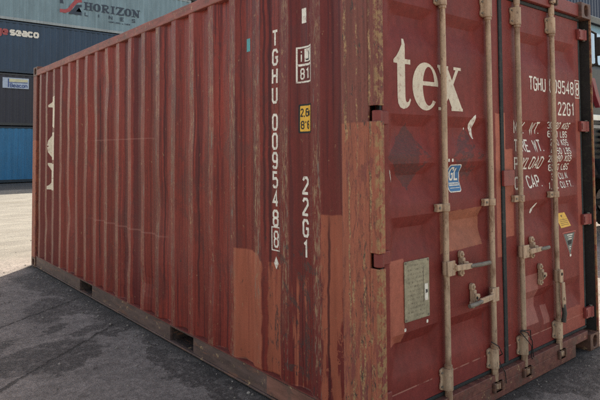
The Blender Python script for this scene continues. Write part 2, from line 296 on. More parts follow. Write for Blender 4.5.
# ------------------------------------------------------------------ mesh helpers
class MB:
    def __init__(self): self.v = []; self.f = []
    def add(self, vs, fs):
        o = len(self.v); self.v += [tuple(p) for p in vs]; self.f += [tuple(i+o for i in q) for q in fs]; return self
    def box(self, x0, x1, y0, y1, z0, z1):
        v = [(x, y, z) for x in (x0, x1) for y in (y0, y1) for z in (z0, z1)]
        return self.add(v, [(0, 1, 3, 2), (4, 6, 7, 5), (0, 4, 5, 1), (2, 3, 7, 6), (0, 2, 6, 4), (1, 5, 7, 3)])
    def tube(self, pts, r, n=12, caps=True):
        pts = [Vector(p) for p in pts]; rs = r if isinstance(r, (list, tuple)) else [r]*len(pts)
        rings = []; pa = None
        for i, p in enumerate(pts):
            d = (pts[min(i+1, len(pts)-1)]-pts[max(i-1, 0)]).normalized()
            a = pa - d*pa.dot(d) if pa else d.orthogonal()
            a.normalize(); pa = a; b = d.cross(a)
            rings.append([p+(a*math.cos(t)+b*math.sin(t))*rs[i] for t in [2*math.pi*k/n for k in range(n)]])
        vs = [q for r_ in rings for q in r_]; fs = []
        for i in range(len(pts)-1):
            for k in range(n):
                fs.append((i*n+k, i*n+(k+1) % n, (i+1)*n+(k+1) % n, (i+1)*n+k))
        if caps: fs += [tuple(range(n-1, -1, -1)), tuple((len(pts)-1)*n+k for k in range(n))]
        return self.add(vs, fs)
    def prism(self, poly, ax, a0, a1):           # extrude a 2-D polygon (the two other axes in order) along axis ax
        n = len(poly)
        def P(q, t): l = list(q); l.insert(ax, t); return l
        vs = [P(q, a0) for q in poly]+[P(q, a1) for q in poly]
        return self.add(vs, [tuple(range(n)), tuple(range(2*n-1, n-1, -1))]+[(i, i+n, (i+1) % n+n, (i+1) % n) for i in range(n)])
    def build(self, name, mat, parent=None, bevel=0., smooth=False, seg=2, angle=35):
        me = bpy.data.meshes.new(name); me.from_pydata(self.v, [], self.f); me.validate()
        bm = bmesh.new(); bm.from_mesh(me); bmesh.ops.recalc_face_normals(bm, faces=bm.faces)
        big = [f for f in bm.faces if len(f.verts) > 4]
        bm.to_mesh(me); bm.free()
        me.materials.append(mat)
        o = bpy.data.objects.new(name, me); COL.objects.link(o)
        if parent: o.parent = parent
        if smooth:
            for p in me.polygons: p.use_smooth = True
            try: me.set_sharp_from_angle(angle=R(angle))
            except Exception: pass
        if bevel:
            b = o.modifiers.new('bevel', 'BEVEL'); b.width = bevel; b.segments = seg; b.limit_method = 'ANGLE'; b.angle_limit = R(40)
        return o
def empty(name, loc=(0, 0, 0), label=None, cat=None, group=None):
    o = bpy.data.objects.new(name, None); COL.objects.link(o); o.location = loc
    o.empty_display_size = .2
    if label: o['label'] = label
    if cat: o['category'] = cat
    if group: o['group'] = group
    return o
def lab(o, t): o['label'] = t; return o
def rrect(x0, x1, z0, z1, r, n=4):
    out = []
    for cx, cz, a in ((x1-r, z1-r, 0), (x0+r, z1-r, 90), (x0+r, z0+r, 180), (x1-r, z0+r, 270)):
        for k in range(n+1):
            t = R(a+90*k/n); out.append((cx+r*math.cos(t), cz+r*math.sin(t)))
    return out

# ---- flat artwork: polygons in (u, v) mapped on a surface
class Art:
    def __init__(self): self.p = []; self.k = 0
    def poly(self, pts, layer=None):
        self.p.append((list(pts), self.k if layer is None else layer)); self.k += 1; return self
    def stroke(self, pts, t, closed=False):
        pts = [Vector(p) for p in pts]; n = len(pts); L = []; Rr = []
        for i in range(n):
            if closed: a, b = pts[i]-pts[i-1], pts[(i+1) % n]-pts[i]
            else: a = pts[i]-pts[i-1] if i else pts[1]-pts[0]; b = pts[i+1]-pts[i] if i < n-1 else pts[-1]-pts[-2]
            a = a.normalized(); b = b.normalized(); na = Vector((-a.y, a.x)); nb = Vector((-b.y, b.x)); mm = na+nb
            if mm.length < 1e-4: mm = na
            mm.normalize(); s = t/2/max(.45, mm.dot(na)); L.append(pts[i]+mm*s); Rr.append(pts[i]-mm*s)
        lay = self.k; self.k += 1
        for i in range(n if closed else n-1):
            j = (i+1) % n; self.p.append(([L[i], L[j], Rr[j], Rr[i]], lay))
        return self
    def build(self, name, mat, parent, mp, ubr=(), vbr=(), step=.00006, lab_=None):
        bm = bmesh.new(); lay = bm.verts.layers.float.new('k')
        for pts, k in self.p:
            vs = [bm.verts.new((p[0], p[1], 0)) for p in pts]
            for v in vs: v[lay] = k
            try: bm.faces.new(vs)
            except Exception: pass
        bmesh.ops.triangulate(bm, faces=[f for f in bm.faces if len(f.verts) > 4])
        for brs, no in ((ubr, (1, 0, 0)), (vbr, (0, 1, 0))):
            for b in brs:
                co = (b, 0, 0) if no[0] else (0, b, 0)
                bmesh.ops.bisect_plane(bm, geom=bm.verts[:]+bm.edges[:]+bm.faces[:], plane_co=co, plane_no=no)
        me = bpy.data.meshes.new(name)
        for v in bm.verts: v.co = mp(v.co.x, v.co.y, v[lay]*step)
        bmesh.ops.recalc_face_normals(bm, faces=bm.faces)
        bm.to_mesh(me); bm.free(); me.materials.append(mat)
        o = bpy.data.objects.new(name, me); COL.objects.link(o); o.parent = parent
        if lab_: o['label'] = lab_
        return o

_c, _d = .22, .78
O8 = [(0, .16), (0, .84), (_c, 1), (_d, 1), (1, .84), (1, .16), (_d, 0), (_c, 0)]
G = {  # strokes on a unit box; 'c' marks a closed loop
 '0': [('c', O8)], 'O': [('c', O8)], '1': [[(.15, .82), (.55, 1), (.55, 0)]], 'I': [[(.5, 0), (.5, 1)]],
 '2': [[(0, .82), (_c, 1), (_d, 1), (1, .86), (1, .64), (0, .06), (0, 0), (1.05, 0)]],
 '3': [[(0, .84), (_c, 1), (_d, 1), (1, .86), (1, .64), (_d, .52), (.4, .52)], [(_d, .52), (1, .4), (1, .16), (_d, 0), (_c, 0), (0, .16)]],
 '4': [[(.75, 0), (.75, 1), (0, .3), (1.05, .3)]],
 '5': [[(1, 1), (.05, 1), (.05, .56), (.75, .6), (1, .46), (1, .16), (_d, 0), (_c, 0), (0, .14)]],
 '6': [[(1, .86), (_d, 1), (_c, 1), (0, .84), (0, .16), (_c, 0), (_d, 0), (1, .16), (1, .44), (_d, .57), (.05, .57)]],
 '7': [[(0, 1), (1, 1), (.35, 0)]],
 '8': [('c', [(_c, .53), (0, .64), (0, .86), (_c, 1), (_d, 1), (1, .86), (1, .64), (_d, .53)]), [(_d, .53), (1, .40), (1, .15), (_d, 0), (_c, 0), (0, .15), (0, .40), (_c, .53)]],
 '9': [[(0, .14), (_c, 0), (_d, 0), (1, .16), (1, .84), (_d, 1), (_c, 1), (0, .84), (0, .56), (_c, .43), (.95, .43)]],
 'A': [[(0, 0), (.5, 1), (1, 0)], [(.2, .3), (.8, .3)]], 'B': [('c', [(0, 0), (0, 1), (_d, 1), (1, .86), (1, .64), (_d, .53), (1, .4), (1, .15), (_d, 0)]), [(0, .53), (_d, .53)]],
 'C': [[(1, .8), (1, .86), (_d, 1), (_c, 1), (0, .84), (0, .16), (_c, 0), (_d, 0), (1, .14), (1, .2)]],
 'D': [('c', [(0, 0), (0, 1), (.7, 1), (1, .8), (1, .2), (.7, 0)])],
 'E': [[(1, 1), (0, 1), (0, 0), (1, 0)], [(0, .52), (.8, .52)]], 'F': [[(1, 1), (0, 1), (0, 0)], [(0, .52), (.8, .52)]],
 'G': [[(1, .76), (1, .84), (_d, 1), (_c, 1), (0, .84), (0, .16), (_c, 0), (_d, 0), (1, .16), (1, .48), (.55, .48)]],
 'H': [[(0, 0), (0, 1)], [(1, 0), (1, 1)], [(0, .52), (1, .52)]], 'K': [[(0, 0), (0, 1)], [(1, 1), (.05, .42)], [(.3, .6), (1, 0)]],
 'L': [[(0, 1), (0, 0), (1, 0)]], 'M': [[(0, 0), (0, 1), (.5, .3), (1, 1), (1, 0)]], 'N': [[(0, 0), (0, 1), (1, 0), (1, 1)]],
 'P': [[(0, 0), (0, 1), (_d, 1), (1, .84), (1, .6), (_d, .46), (0, .46)]], 'R': [[(0, 0), (0, 1), (_d, 1), (1, .84), (1, .62), (_d, .48), (0, .48)], [(.5, .48), (1, 0)]],
 'S': [[(1, .82), (1, .86), (_d, 1), (_c, 1), (0, .86), (0, .66), (_c, .54), (_d, .47), (1, .36), (1, .15), (_d, 0), (_c, 0), (0, .15), (0, .2)]],
 'T': [[(-.05, 1), (1.05, 1)], [(.5, 1), (.5, 0)]], 'U': [[(0, 1), (0, .16), (_c, 0), (_d, 0), (1, .16), (1, 1)]],
 'W': [[(0, 1), (.22, 0), (.5, .8), (.78, 0), (1, 1)]], 'X': [[(0, 0), (1, 1)], [(0, 1), (1, 0)]], 'Y': [[(0, 1), (.5, .48), (1, 1)], [(.5, .48), (.5, 0)]],
 'Z': [[(0, 1), (1, 1), (0, 0), (1, 0)]], '.': [[(.3, 0), (.3, .09)]], ',': [[(.4, .08), (.2, -.14)]], "'": [[(.5, 1), (.5, .75)]], '/': [[(0, 0), (1, 1)]],
 'a': [[(.05, .66), (.8, .66), (1, .54), (1, 0)], ('c', [(1, .34), (.2, .34), (0, .26), (0, .1), (.2, 0), (1, 0)])],
 'c': [[(1, .52), (.8, .66), (.2, .66), (0, .52), (0, .14), (.2, 0), (.8, 0), (1, .14)]], 'e': [[(0, .34), (1, .34), (1, .52), (.8, .66), (.2, .66), (0, .52), (0, .14), (.2, 0), (.85, 0), (1, .1)]],
 'o': [('c', [(0, .15), (0, .51), (.2, .66), (.8, .66), (1, .51), (1, .15), (.8, 0), (.2, 0)])], 'n': [[(0, 0), (0, .66), (.75, .66), (1, .5), (1, 0)]],
 's': [[(1, .58), (.85, .66), (.2, .66), (0, .56), (0, .42), (.15, .35), (.85, .31), (1, .24), (1, .1), (.8, 0), (.15, 0), (0, .08)]],
 'g': [('c', [(0, .15), (0, .51), (.2, .66), (1, .66), (1, .15), (.8, .05), (.2, .05)]), [(1, .2), (1, -.18), (.8, -.3), (.1, -.3)]],
 'i': [[(.5, 0), (.5, .66)], [(.5, .82), (.5, .96)]], 'm': [[(0, 0), (0, .66), (1, .66), (1, 0)], [(.5, .66), (.5, 0)]], 'r': [[(0, 0), (0, .66), (.9, .66)]],
}
def write(art, s, u, v, h, wd, t, gap=None, narrow=".,'Ii1"):
    gap = gap if gap is not None else wd*.35+t
    for ch in s:
        if ch == ' ': u += wd*.7+gap; continue
        cw = wd*(.45 if ch in narrow else 1)
        off = 0
        for st in G[ch]:
            cl = st[0] == 'c'; pl = st[1] if cl else st
            art.stroke([(u+q[0]*cw, v+t/2+q[1]*(h-t)) for q in pl], t, cl)
        u += cw+gap
    return u

# serif letters of the big logo, unit x-height = 1
def arc(cx, cy, rx, ry, a0, a1, n=14): return [(cx+rx*math.cos(R(a0+(a1-a0)*k/n)), cy+ry*math.sin(R(a0+(a1-a0)*k/n))) for k in range(n+1)]
LT = [(.22, 1.0), (.0, 1.0), (.0, .94)]+[(.10, 1.06), (.20, 1.20), (.27, 1.36), (.36, 1.36), (.36, 1.0)]
LT_T = [(-.04, .885), (-.04, .95), (.08, 1.03), (.19, 1.14), (.28, 1.26), (.34, 1.40), (.42, 1.40), (.42, .985), (.64, .985), (.64, .885), (.42, .885),
        (.42, .22), (.44, .14), (.49, .11), (.55, .13), (.61, .20), (.65, .165), (.58, .055), (.48, 0.0), (.34, -.025), (.20, .005), (.13, .08), (.105, .20), (.105, .885)]
LE_OUT = arc(.36, .49, .345, .515, 0, 325, 30)
LE_IN = arc(.41, .50, .20, .44, 312, 0, 30)
def logo_e(a, ox, oy, s, mirror=1):
    T = lambda P: [(ox+p[0]*s, oy+p[1]*s) for p in P]
    o = arc(.345, .49, .36, .515, 8, 322, 32); i = arc(.43, .50, .165, .42, 4, 315, 32)
    for k in range(32): a.p.append((T([o[k], o[k+1], i[k+1], i[k]]), a.k))
    a.k += 1
    a.poly(T([(.17, .51), (.70, .51), (.70, .60), (.17, .60)]))
def logo_x(a, ox, oy, s):
    T = lambda P: [(ox+p[0]*s, oy+p[1]*s) for p in P]
    a.poly(T([(.0, .94), (.33, .94), (.80, .06), (.45, .06)]))
    a.poly(T([(.59, .93), (.69, .93), (.46, .50), (.41, .58)])); a.poly(T([(.09, .06), (.19, .06), (.40, .38), (.35, .47)]))
    for q in ((-.02, .34, .93), (.52, .78, .93), (.0, .28, 0), (.43, .82, 0)): a.poly(T([(q[0], q[2]), (q[1], q[2]), (q[1], q[2]+.065), (q[0], q[2]+.065)]))

# ------------------------------------------------------------------ materials
STAINS = [(-.83, 2.55, .42, .28, .3), (-.62, 2.35, .3, .14, .6), (-.45, 3.75, .42, .22, 1.2), (-.17, 4.9, .22, .7, 0), (-.12, 3.6, .14, .9, 0), (-.35, 2.9, .18, .08, .9), (-.2, 2.75, .12, .10, .3),
          (-.55, 3.15, .2, .05, .8), (1.62, -.13, .42, .17, -.2), (2.15, -.16, .4, .12, -.3), (1.25, -.02, .2, .07, 0), (-1.1, 3.0, .2, .1, .2), (.9, .02, .3, .05, 0), (-.15, 1.6, .12, .8, 0)]
CRACKS = [((-1.6, 3.05), (-.05, 4.0), .018), ((-1.3, 2.02), (-.1, 2.95), .016)]
M_SIDE = side_paint(); M_POST = post_paint(); M_DOOR = door_paint()
M_RAIL = rail_paint('bottom_rail_paint', (.105, .062, .052)); M_TOP = rail_paint('top_rail_paint', (.235, .066, .050)); M_SILL = rail_paint('sill_paint', (.145, .050, .038))
M_CAST = rail_paint('rusty_casting', (.105, .050, .034)); M_HDR = simple('header_paint', (.195, .040, .033), .55, .28, dirt=(.12, .05, .04))
M_HINGE = simple('hinge_paint', (.215, .040, .033), .5, .45, dirt=(.12, .04, .03), scale=14)
M_GASK = simple('rubber_gasket', (.022, .026, .026), .75, .3, dirt=(.07, .07, .06), scale=12)
M_BLACK = simple('shadow_black_steel', (.018, .015, .014), .8, .2)
M_WHITE = simple('aged_white_lettering', (.74, .70, .60), .55, .35, var=.14, scale=22, dirt=(.24, .09, .07), dirt_amt=.8)
M_CREAM = simple('cream_logo_paint', (.62, .54, .41), .55, .35, var=.08, scale=16, dirt=(.30, .13, .10), dirt_amt=.55)
M_YEL = simple('yellow_sticker', (.72, .40, .035), .5, .4, var=.1, scale=20, dirt=(.3, .15, .04), dirt_amt=.4)
M_INK = simple('black_ink', (.018, .018, .020), .6, .3)
M_BLUEST = simple('blue_sticker', (.018, .13, .30), .45, .5, var=.12, scale=20)
M_TEAL = simple('teal_sticker', (.07, .28, .29), .5, .4)
M_GREY = simple('dull_grey_steel', (.17, .145, .115), .6, .4, .1, var=.25, scale=25)
M_WIRE = simple('black_wire', (.012, .012, .012), .6, .4)
def rod_mat():
    n = NT('tan_lock_rod_paint')
    c = n.tint((.44, .305, .20), n.noise(n.scale(10, 10, 1.2), 3, 5), .70, 1.18)
    c = n.tint(c, n.noise(n.scale(2, 2, 1), 40, 5, .7), .84, 1.14)
    c = n.mix(n.M('MULTIPLY', n.step(n.noise(n.scale(9, 9, 1), 5, 6, .7), .55, .66), .55), c, (.27, .12, .06))
    c = n.mix(n.M('MULTIPLY', n.step(n.noise(n.scale(20, 20, 6, (3, 1, 1)), 3, 6, .7), .62, .68), .7), c, (.09, .055, .04))
    rs = n.mx(n.rng(n.z, 1.02, 1.15, .05), n.rng(n.z, .04, .19, .03), n.rng(n.z, .30, .36, .03), n.rng(n.z, 2.22, 2.31, .04), n.rng(n.z, .72, .79, .03))
    c = n.mix(n.M('MULTIPLY', n.mul(rs, n.step(n.noise(n.scale(14, 14, 3), 3, 6, .75), .40, .56)), .7), c, (.15, .065, .035))
    c = n.mix(n.M('MULTIPLY', n.step(n.noise(n.scale(4, 4, 2, (5, 5, 5)), 14, 6, .75), .60, .64), .8), c, (.11, .06, .04))
    return n.done(c, .6, .3, 0, n.noise(None, 50, 5), .3, .002)
M_ROD = rod_mat()
def plate_mat():
    n = NT('engraved_data_plate')
    c = n.tint((.30, .27, .185), n.noise(None, 30, 5, .7), .72, 1.2)
    rows = n.step(n.M('FRACT', n.M('MULTIPLY', n.z, 46.)), .52, .60)
    tx = n.mul(rows, n.step(n.noise(n.scale(1, 1, .4), 95, 4, .8), .48, .56), n.rng(n.x, .27, .41, .01))
    c = n.mix(n.M('MULTIPLY', tx, .6), c, (.075, .06, .04))
    c = n.mix(n.M('MULTIPLY', n.mul(n.rng(n.x, .398, .404, .001), n.rng(n.z, .68, .87, .01)), .7), c, (.07, .055, .04))
    return n.done(c, .5, .4, .25, n.noise(None, 60, 4), .3, .002)
M_PLATE = plate_mat()

# ------------------------------------------------------------------ ground
def make_ground():
    b = MB()
    L = 700.; b.add([(-L, -L, 0), (L, -L, 0), (L, L, 0), (-L, L, 0)], [(0, 1, 2, 3)])
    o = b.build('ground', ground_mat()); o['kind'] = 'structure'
    o['label'] = 'dusty grey concrete yard with oil stains and cracks'
make_ground()
def grit():
    b = MB()
    rg = random.Random(3)
    for k in range(750):
        q = rg.random()
        if q < .45: x, y = rg.uniform(-1.6, -.02), rg.uniform(1.0, 6.2)
        elif q < .62: x, y = -abs(rg.gauss(0, .10))-.01, rg.uniform(.8, 6.1)
        elif q < .82: x, y = rg.uniform(.8, 3.2), rg.uniform(-.9, .02)
        else: x, y = rg.uniform(-2.5, 2), rg.uniform(6.2, 15)
        r_ = rg.choice((.003, .003, .004, .004, .005, .006, .009))*rg.uniform(.7, 1.3)*(1.1 if y > 6.2 else 1)
        v = []; a0 = rg.random()*6
        for zz, rr in ((-.1, .9), (.5, 1.0), (1.0, .55)):
            for t in range(5): v.append((x+r_*rr*rg.uniform(.7, 1.2)*math.cos(a0+t*1.257), y+r_*rr*rg.uniform(.7, 1.2)*math.sin(a0+t*1.257), r_*zz*rg.uniform(.8, 1.1)))
        b.add(v, [(4, 3, 2, 1, 0), (10, 11, 12, 13, 14)]+[(i*5+t, i*5+(t+1) % 5, i*5+5+(t+1) % 5, i*5+5+t) for i in (0, 1) for t in range(5)])
    o = b.build('gravel', simple('grit_stone', (.22, .19, .165), .9, .2, var=.5, scale=30)); o['kind'] = 'stuff'; o['label'] = 'loose grit and small stones scattered over the concrete yard'
grit()

# ------------------------------------------------------------------ the red container
BOX = empty('shipping_container', (0, 0, 0), 'weathered red container with tan lock rods on its doors, largest and nearest', 'container')
LEN, WID, HGT = 6.058, 2.438, 2.591
DX = .036
def prof(y):
    t = ((y-RIDGE0) % PITCH)
    if y < RIDGE0+PITCH*-4-.0001: return .042 if y < .353-.001 else .006+DX*(.421-y)/.068 if y < .421 else .006
    if t <= .072: return .006
    t -= .072
    if t <= .068: return .006+DX*t/.068
    if t <= .138: return .006+DX
    return .006+DX*(1-(t-.138)/.068)
DENTS = [(2.36, 1.05, .016, .10, .22), (3.05, .55, .020, .09, .16), (3.9, 1.5, .014, .12, .3), (4.62, .75, .018, .08, .14), (1.58, .62, .014, .07, .2), (1.86, 1.72, .010, .1, .2), (4.9, 1.3, .012, .06, .12), (1.30, .95, .008, .06, .2), (2.64, .36, .018, .07, .10), (5.45, .6, .014, .05, .12), (3.5, 2.1, .010, .1, .15)]
def dent(y, z):
    e = max(0, min(1, (z-.15)/.25))*max(0, min(1, (2.49-z)/.2))
    v = mnoise.noise((y*1.6, z*1.1, 3.1))*.008+mnoise.noise((y*5, z*3.1, 7.7))*.0045
    for yc, zc, a_, w_, h_ in DENTS: v += a_*math.exp(-((y-yc)/w_)**2-((z-zc)/h_)**2)
    return v*e
def sideX(y, z): return prof(y)+dent(y, z)
YB = []
k = -4
while RIDGE0+PITCH*k < 5.84:
    for q in (0, .072, .14, .21):
        yy = RIDGE0+PITCH*k+q
        if .3 < yy < 5.86: YB.append(yy)
    k += 1
YB = sorted(set([.25, .353, .421]+[round(q, 4) for q in YB]+[5.87]))
def side_panel(name, mirror):
    zs = [.147, .16]+[.16+(2.53-.16)*k/44 for k in range(1, 45)]
    b = MB(); vs = []
    for y in YB:
        for z in zs:
            x = sideX(y, z)
            if z < .15: x += random.uniform(-.004, .006); z += random.uniform(-.003, .004)
            vs.append((WID-x if mirror else x, y, z))
    n = len(zs); fs = [(i*n+j, i*n+j+1, (i+1)*n+j+1, (i+1)*n+j) for i in range(len(YB)-1) for j in range(n-1)]
    b.add(vs, fs); return b.build(name, M_SIDE, BOX)
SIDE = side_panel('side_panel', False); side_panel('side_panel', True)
MB().box(.004, .047, .25, 5.87, .1466, .1525).build('sheet_flange', simple('flange_paint', (.17, .040, .032), .6, .25, dirt=(.06, .035, .028), scale=9, var=.25), SIDE)
# roof, far end wall, floor
b = MB(); ys = [0.09+.209*k/2 for k in range(56)]
vs = []
for i, y in enumerate(ys):
    zz = 2.532 if (i//1) % 4 < 2 else 2.512
    for x in (.03, WID-.03): vs.append((x, y, zz))
b.add(vs, [(2*i, 2*i+1, 2*i+3, 2*i+2) for i in range(len(ys)-1)]); b.build('roof_panel', M_TOP, BOX)
b = MB(); vs = []
xs = [.06+.07*k for k in range(34)]
for i, x in enumerate(xs):
    for z in (.13, 2.49): vs.append((x, LEN-(.012 if i % 4 < 2 else .055), z))
b.add(vs, [(2*i, 2*i+1, 2*i+3, 2*i+2) for i in range(len(xs)-1)]); b.build('end_wall', M_SIDE, BOX)
MB().box(.06, WID-.06, .10, LEN-.07, .147, .172).build('floor', M_BLACK, BOX)
# rails
def wavy_rail(x0, x1, z0, z1, y0, y1, amp, n=60):
    b = MB(); vs = []
    for i in range(n+1):
        y = y0+(y1-y0)*i/n; d = mnoise.noise((y*2.3, 1.7, z0))*amp; e = mnoise.noise((y*3.1, 5.7, z0))*amp
        h = (5.8-y)*.0112
        for x, z in ((x0+d, z0+e*.6+h), (x0+d*1.3, z1+e+h), (x1, z1+e+h), (x1, z0+e*.6+h)): vs.append((x, y, z))
    fs = [(i*4+k, i*4+(k+1) % 4, i*4+4+(k+1) % 4, i*4+4+k) for i in range(n) for k in range(4)]
    return b.add(vs, fs+[(0, 1, 2, 3), (n*4, n*4+3, n*4+2, n*4+1)])
wavy_rail(-.001, .06, 2.470, 2.547, .178, LEN-.178, .006).build('top_rail', M_TOP, BOX, .006)
MB().box(WID-.06, WID-.001, .178, LEN-.178, 2.487, 2.553).build('top_rail', M_TOP, BOX, .006)
PK = [(1.824, 2.184), (3.874, 4.234)]
for s in (0, 1):
    b = MB()
    X = (lambda a: WID-a) if s else (lambda a: a)
    def bx(xa, xb, ya, yb, za, zb): p, q = sorted((X(xa), X(xb))); b.box(p, q, ya, yb, za, zb)
    ysg = [.178]+[q for pk in PK for q in pk]+[LEN-.178]
    for i in range(0, len(ysg), 2): bx(.012, .034, ysg[i], ysg[i+1], .024, .146)
    for ya, yb in PK: bx(.012, .034, ya, yb, .131, .146)
    bx(.003, .06, .178, LEN-.178, .012, .0235); bx(.0345, .07, .178, LEN-.178, .137, .1465)
    b.build('bottom_rail', M_RAIL, BOX, .002)
    if not s: MB().box(.008, .0115, .30, .925, .03, .138).build('repair_plate', rail_paint('repair_plate_paint', (.20, .085, .06)), BOX, .001)
M_PK = rail_paint('pocket_steel', (.05, .034, .03))
for ya, yb in PK:
    b = MB(); v = [(x, y, z) for x in (.0345, WID-.0345) for y, z in ((ya, .024), (yb, .024), (yb, .131), (ya, .131))]
    b.add(v, [(0, 1, 5, 4), (1, 2, 6, 5), (2, 3, 7, 6), (3, 0, 4, 7)])
    b.build('fork_pocket', M_PK, BOX)
# corner castings
def casting(ox, oy, oz, sx, sy, top):
    b = MB(); W_, L_, H_ = .162, .178, .118
    def P(u, v, w): return (ox+sx*u, oy+sy*v, oz+w)
    n = 32
    def holed(fn, a, c, hw, hh, cu, cv, depth):
        rect = []; oval = []
        for k in range(n):
            t = 2*math.pi*k/n; ct, st_ = math.cos(t), math.sin(t); mx_ = max(abs(ct), abs(st_))
            rect.append((min(a-.0, max(0, a/2+ct/mx_*a/2)), min(c, max(0, c/2+st_/mx_*c/2))))
            e = .7; oval.append((cu+hw*math.copysign(abs(ct)**e, ct), cv+hh*math.copysign(abs(st_)**e, st_)))
        vs = [fn(u, v, 0) for u, v in rect]+[fn(u, v, 0) for u, v in oval]+[fn(u, v, depth) for u, v in oval]
        fs = [(i, (i+1) % n, n+(i+1) % n, n+i) for i in range(n)]+[(n+i, n+(i+1) % n, 2*n+(i+1) % n, 2*n+i) for i in range(n)]
        b.add(vs, fs)
    holed(lambda u, v, d: P(u, d, v), W_, H_, .032, .042, W_/2, H_/2, .03)
    holed(lambda u, v, d: P(d, u, v), L_, H_, .040, .040, L_/2, H_/2, .03)
    holed(lambda u, v, d: P(u, v, H_-d if top else d), W_, L_, .034, .062, W_/2, L_/2, .03)
    for q in ([(0, 0), (W_, 0), (W_, L_), (0, L_)],): b.add([P(u, v, 0 if top else H_) for u, v in q], [(0, 1, 2, 3)])
    b.add([P(W_, 0, 0), P(W_, L_, 0), P(W_, L_, H_), P(W_, 0, H_)], [(0, 1, 2, 3)]); b.add([P(0, L_, 0), P(W_, L_, 0), P(W_, L_, H_), P(0, L_, H_)], [(0, 1, 2, 3)])
    bb = [P(.03, .03, .03), P(W_-.005, L_-.005, H_-.03)]
    (xa, ya, za), (xb, yb, zb) = bb; b.box(min(xa, xb), max(xa, xb), min(ya, yb), max(ya, yb), za, zb)
    return b
for ox, sx in ((0, 1), (WID, -1)):
    for oy, sy in ((0, 1), (LEN, -1)):
        for oz, tp in ((0, False), (HGT-.118, True)):
            o = casting(ox, oy, oz, sx, sy, tp).build('corner_casting', M_CAST, BOX)
            bm = bmesh.new(); bm.from_mesh(o.data); bmesh.ops.remove_doubles(bm, verts=bm.verts, dist=.0004); bm.to_mesh(o.data); bm.free()
            bv = o.modifiers.new('bevel', 'BEVEL'); bv.width = .007; bv.segments = 2; bv.limit_method = 'ANGLE'; bv.angle_limit = R(50)
# corner posts
HZ = [2.355, 1.655, .955, .262]
def near_post():
    b = MB(); z0, z1 = .118, 2.473
    # side plate with notches for the hinges cut in its front edge
    cuts = [(1.636, 1.712), (.916, .990)]
    zz = [z0]+[q for c_ in sorted(cuts) for q in c_]+[z1]
    b.box(0, .012, .062, .252, z0, z1)
    for i in range(0, len(zz), 2): b.box(0, .012, .003, .0618, zz[i], zz[i+1])
    for i in range(0, len(zz), 2): b.box(.0122, .05, .003, .014, zz[i], zz[i+1])
    b.box(.0122, .095, .13, .252, z0, z1)
    return b.build('corner_post', M_POST, BOX, .003)
near_post()
MB().box(.016, .04, .2525, .268, .147, 2.487).build('post_seam', simple('dark_groove_paint', (.085, .030, .032), .5), BOX)
MB().box(WID-.014, WID, .003, .255, .118, 2.473).box(WID-.095, WID-.0142, .13, .25, .118, 2.473).build('corner_post', M_POST, BOX, .003)
MB().box(WID-.0165, WID-.0145, .016, .129, .119, 2.472).box(WID-.095, WID-.0166, .126, .1295, .119, 2.472).build('post_shade_sheet', simple('post_shade_paint', (.030, .024, .022), .8, .25, dirt=(.06, .055, .04)), BOX)  # added dark sheets: shade of the post recess put into colour, dirt-flecked
for sx, ox in ((1, 0), (-1, WID)):
    xa, xb = sorted((ox, ox+sx*.07)); MB().box(xa, xb, LEN-.16, LEN-.003, .118, 2.473).build('corner_post', M_POST, BOX, .008)
# far end frame
MB().box(.162, WID-.162, LEN-.06, LEN-.004, 2.48, 2.57).build('end_header', M_TOP, BOX, .004)
MB().box(.162, WID-.162, LEN-.06, LEN-.004, .012, .128).build('end_sill', M_RAIL, BOX, .004)
# door header and sill
MB().box(.162, WID-.162, .022, .12, 2.482, 2.575).build('door_header', M_HDR, BOX, .005)
b = MB(); b.box(.162, WID-.162, .018, .12, .088, .148); b.box(.36, 2.078, .0182, .10, .004, .0878)
b.build('door_sill', M_SILL, BOX, .003)
b = MB(); b.box(.10, WID-.10, .049, .075, 2.456, 2.479)
b.box(.10, WID-.10, .052, .075, .149, .167)
b.box(1.196, 1.234, .049, .075, .167, 2.456); b.box(2.326, 2.358, .06, .085, .167, 2.456); b.box(.08, .099, .06, .085, .167, 2.456)
b.build('door_gasket', M_GASK, BOX, .004)
MB().box(2.30, 2.345, .125, .24, .12, 2.48).box(.095, .14, .125, .24, .12, 2.48).build('door_jamb', M_BLACK, BOX)
# cam keepers on header and sill
RX = [.578, 1.040, 1.385, 1.855]; RY = .030

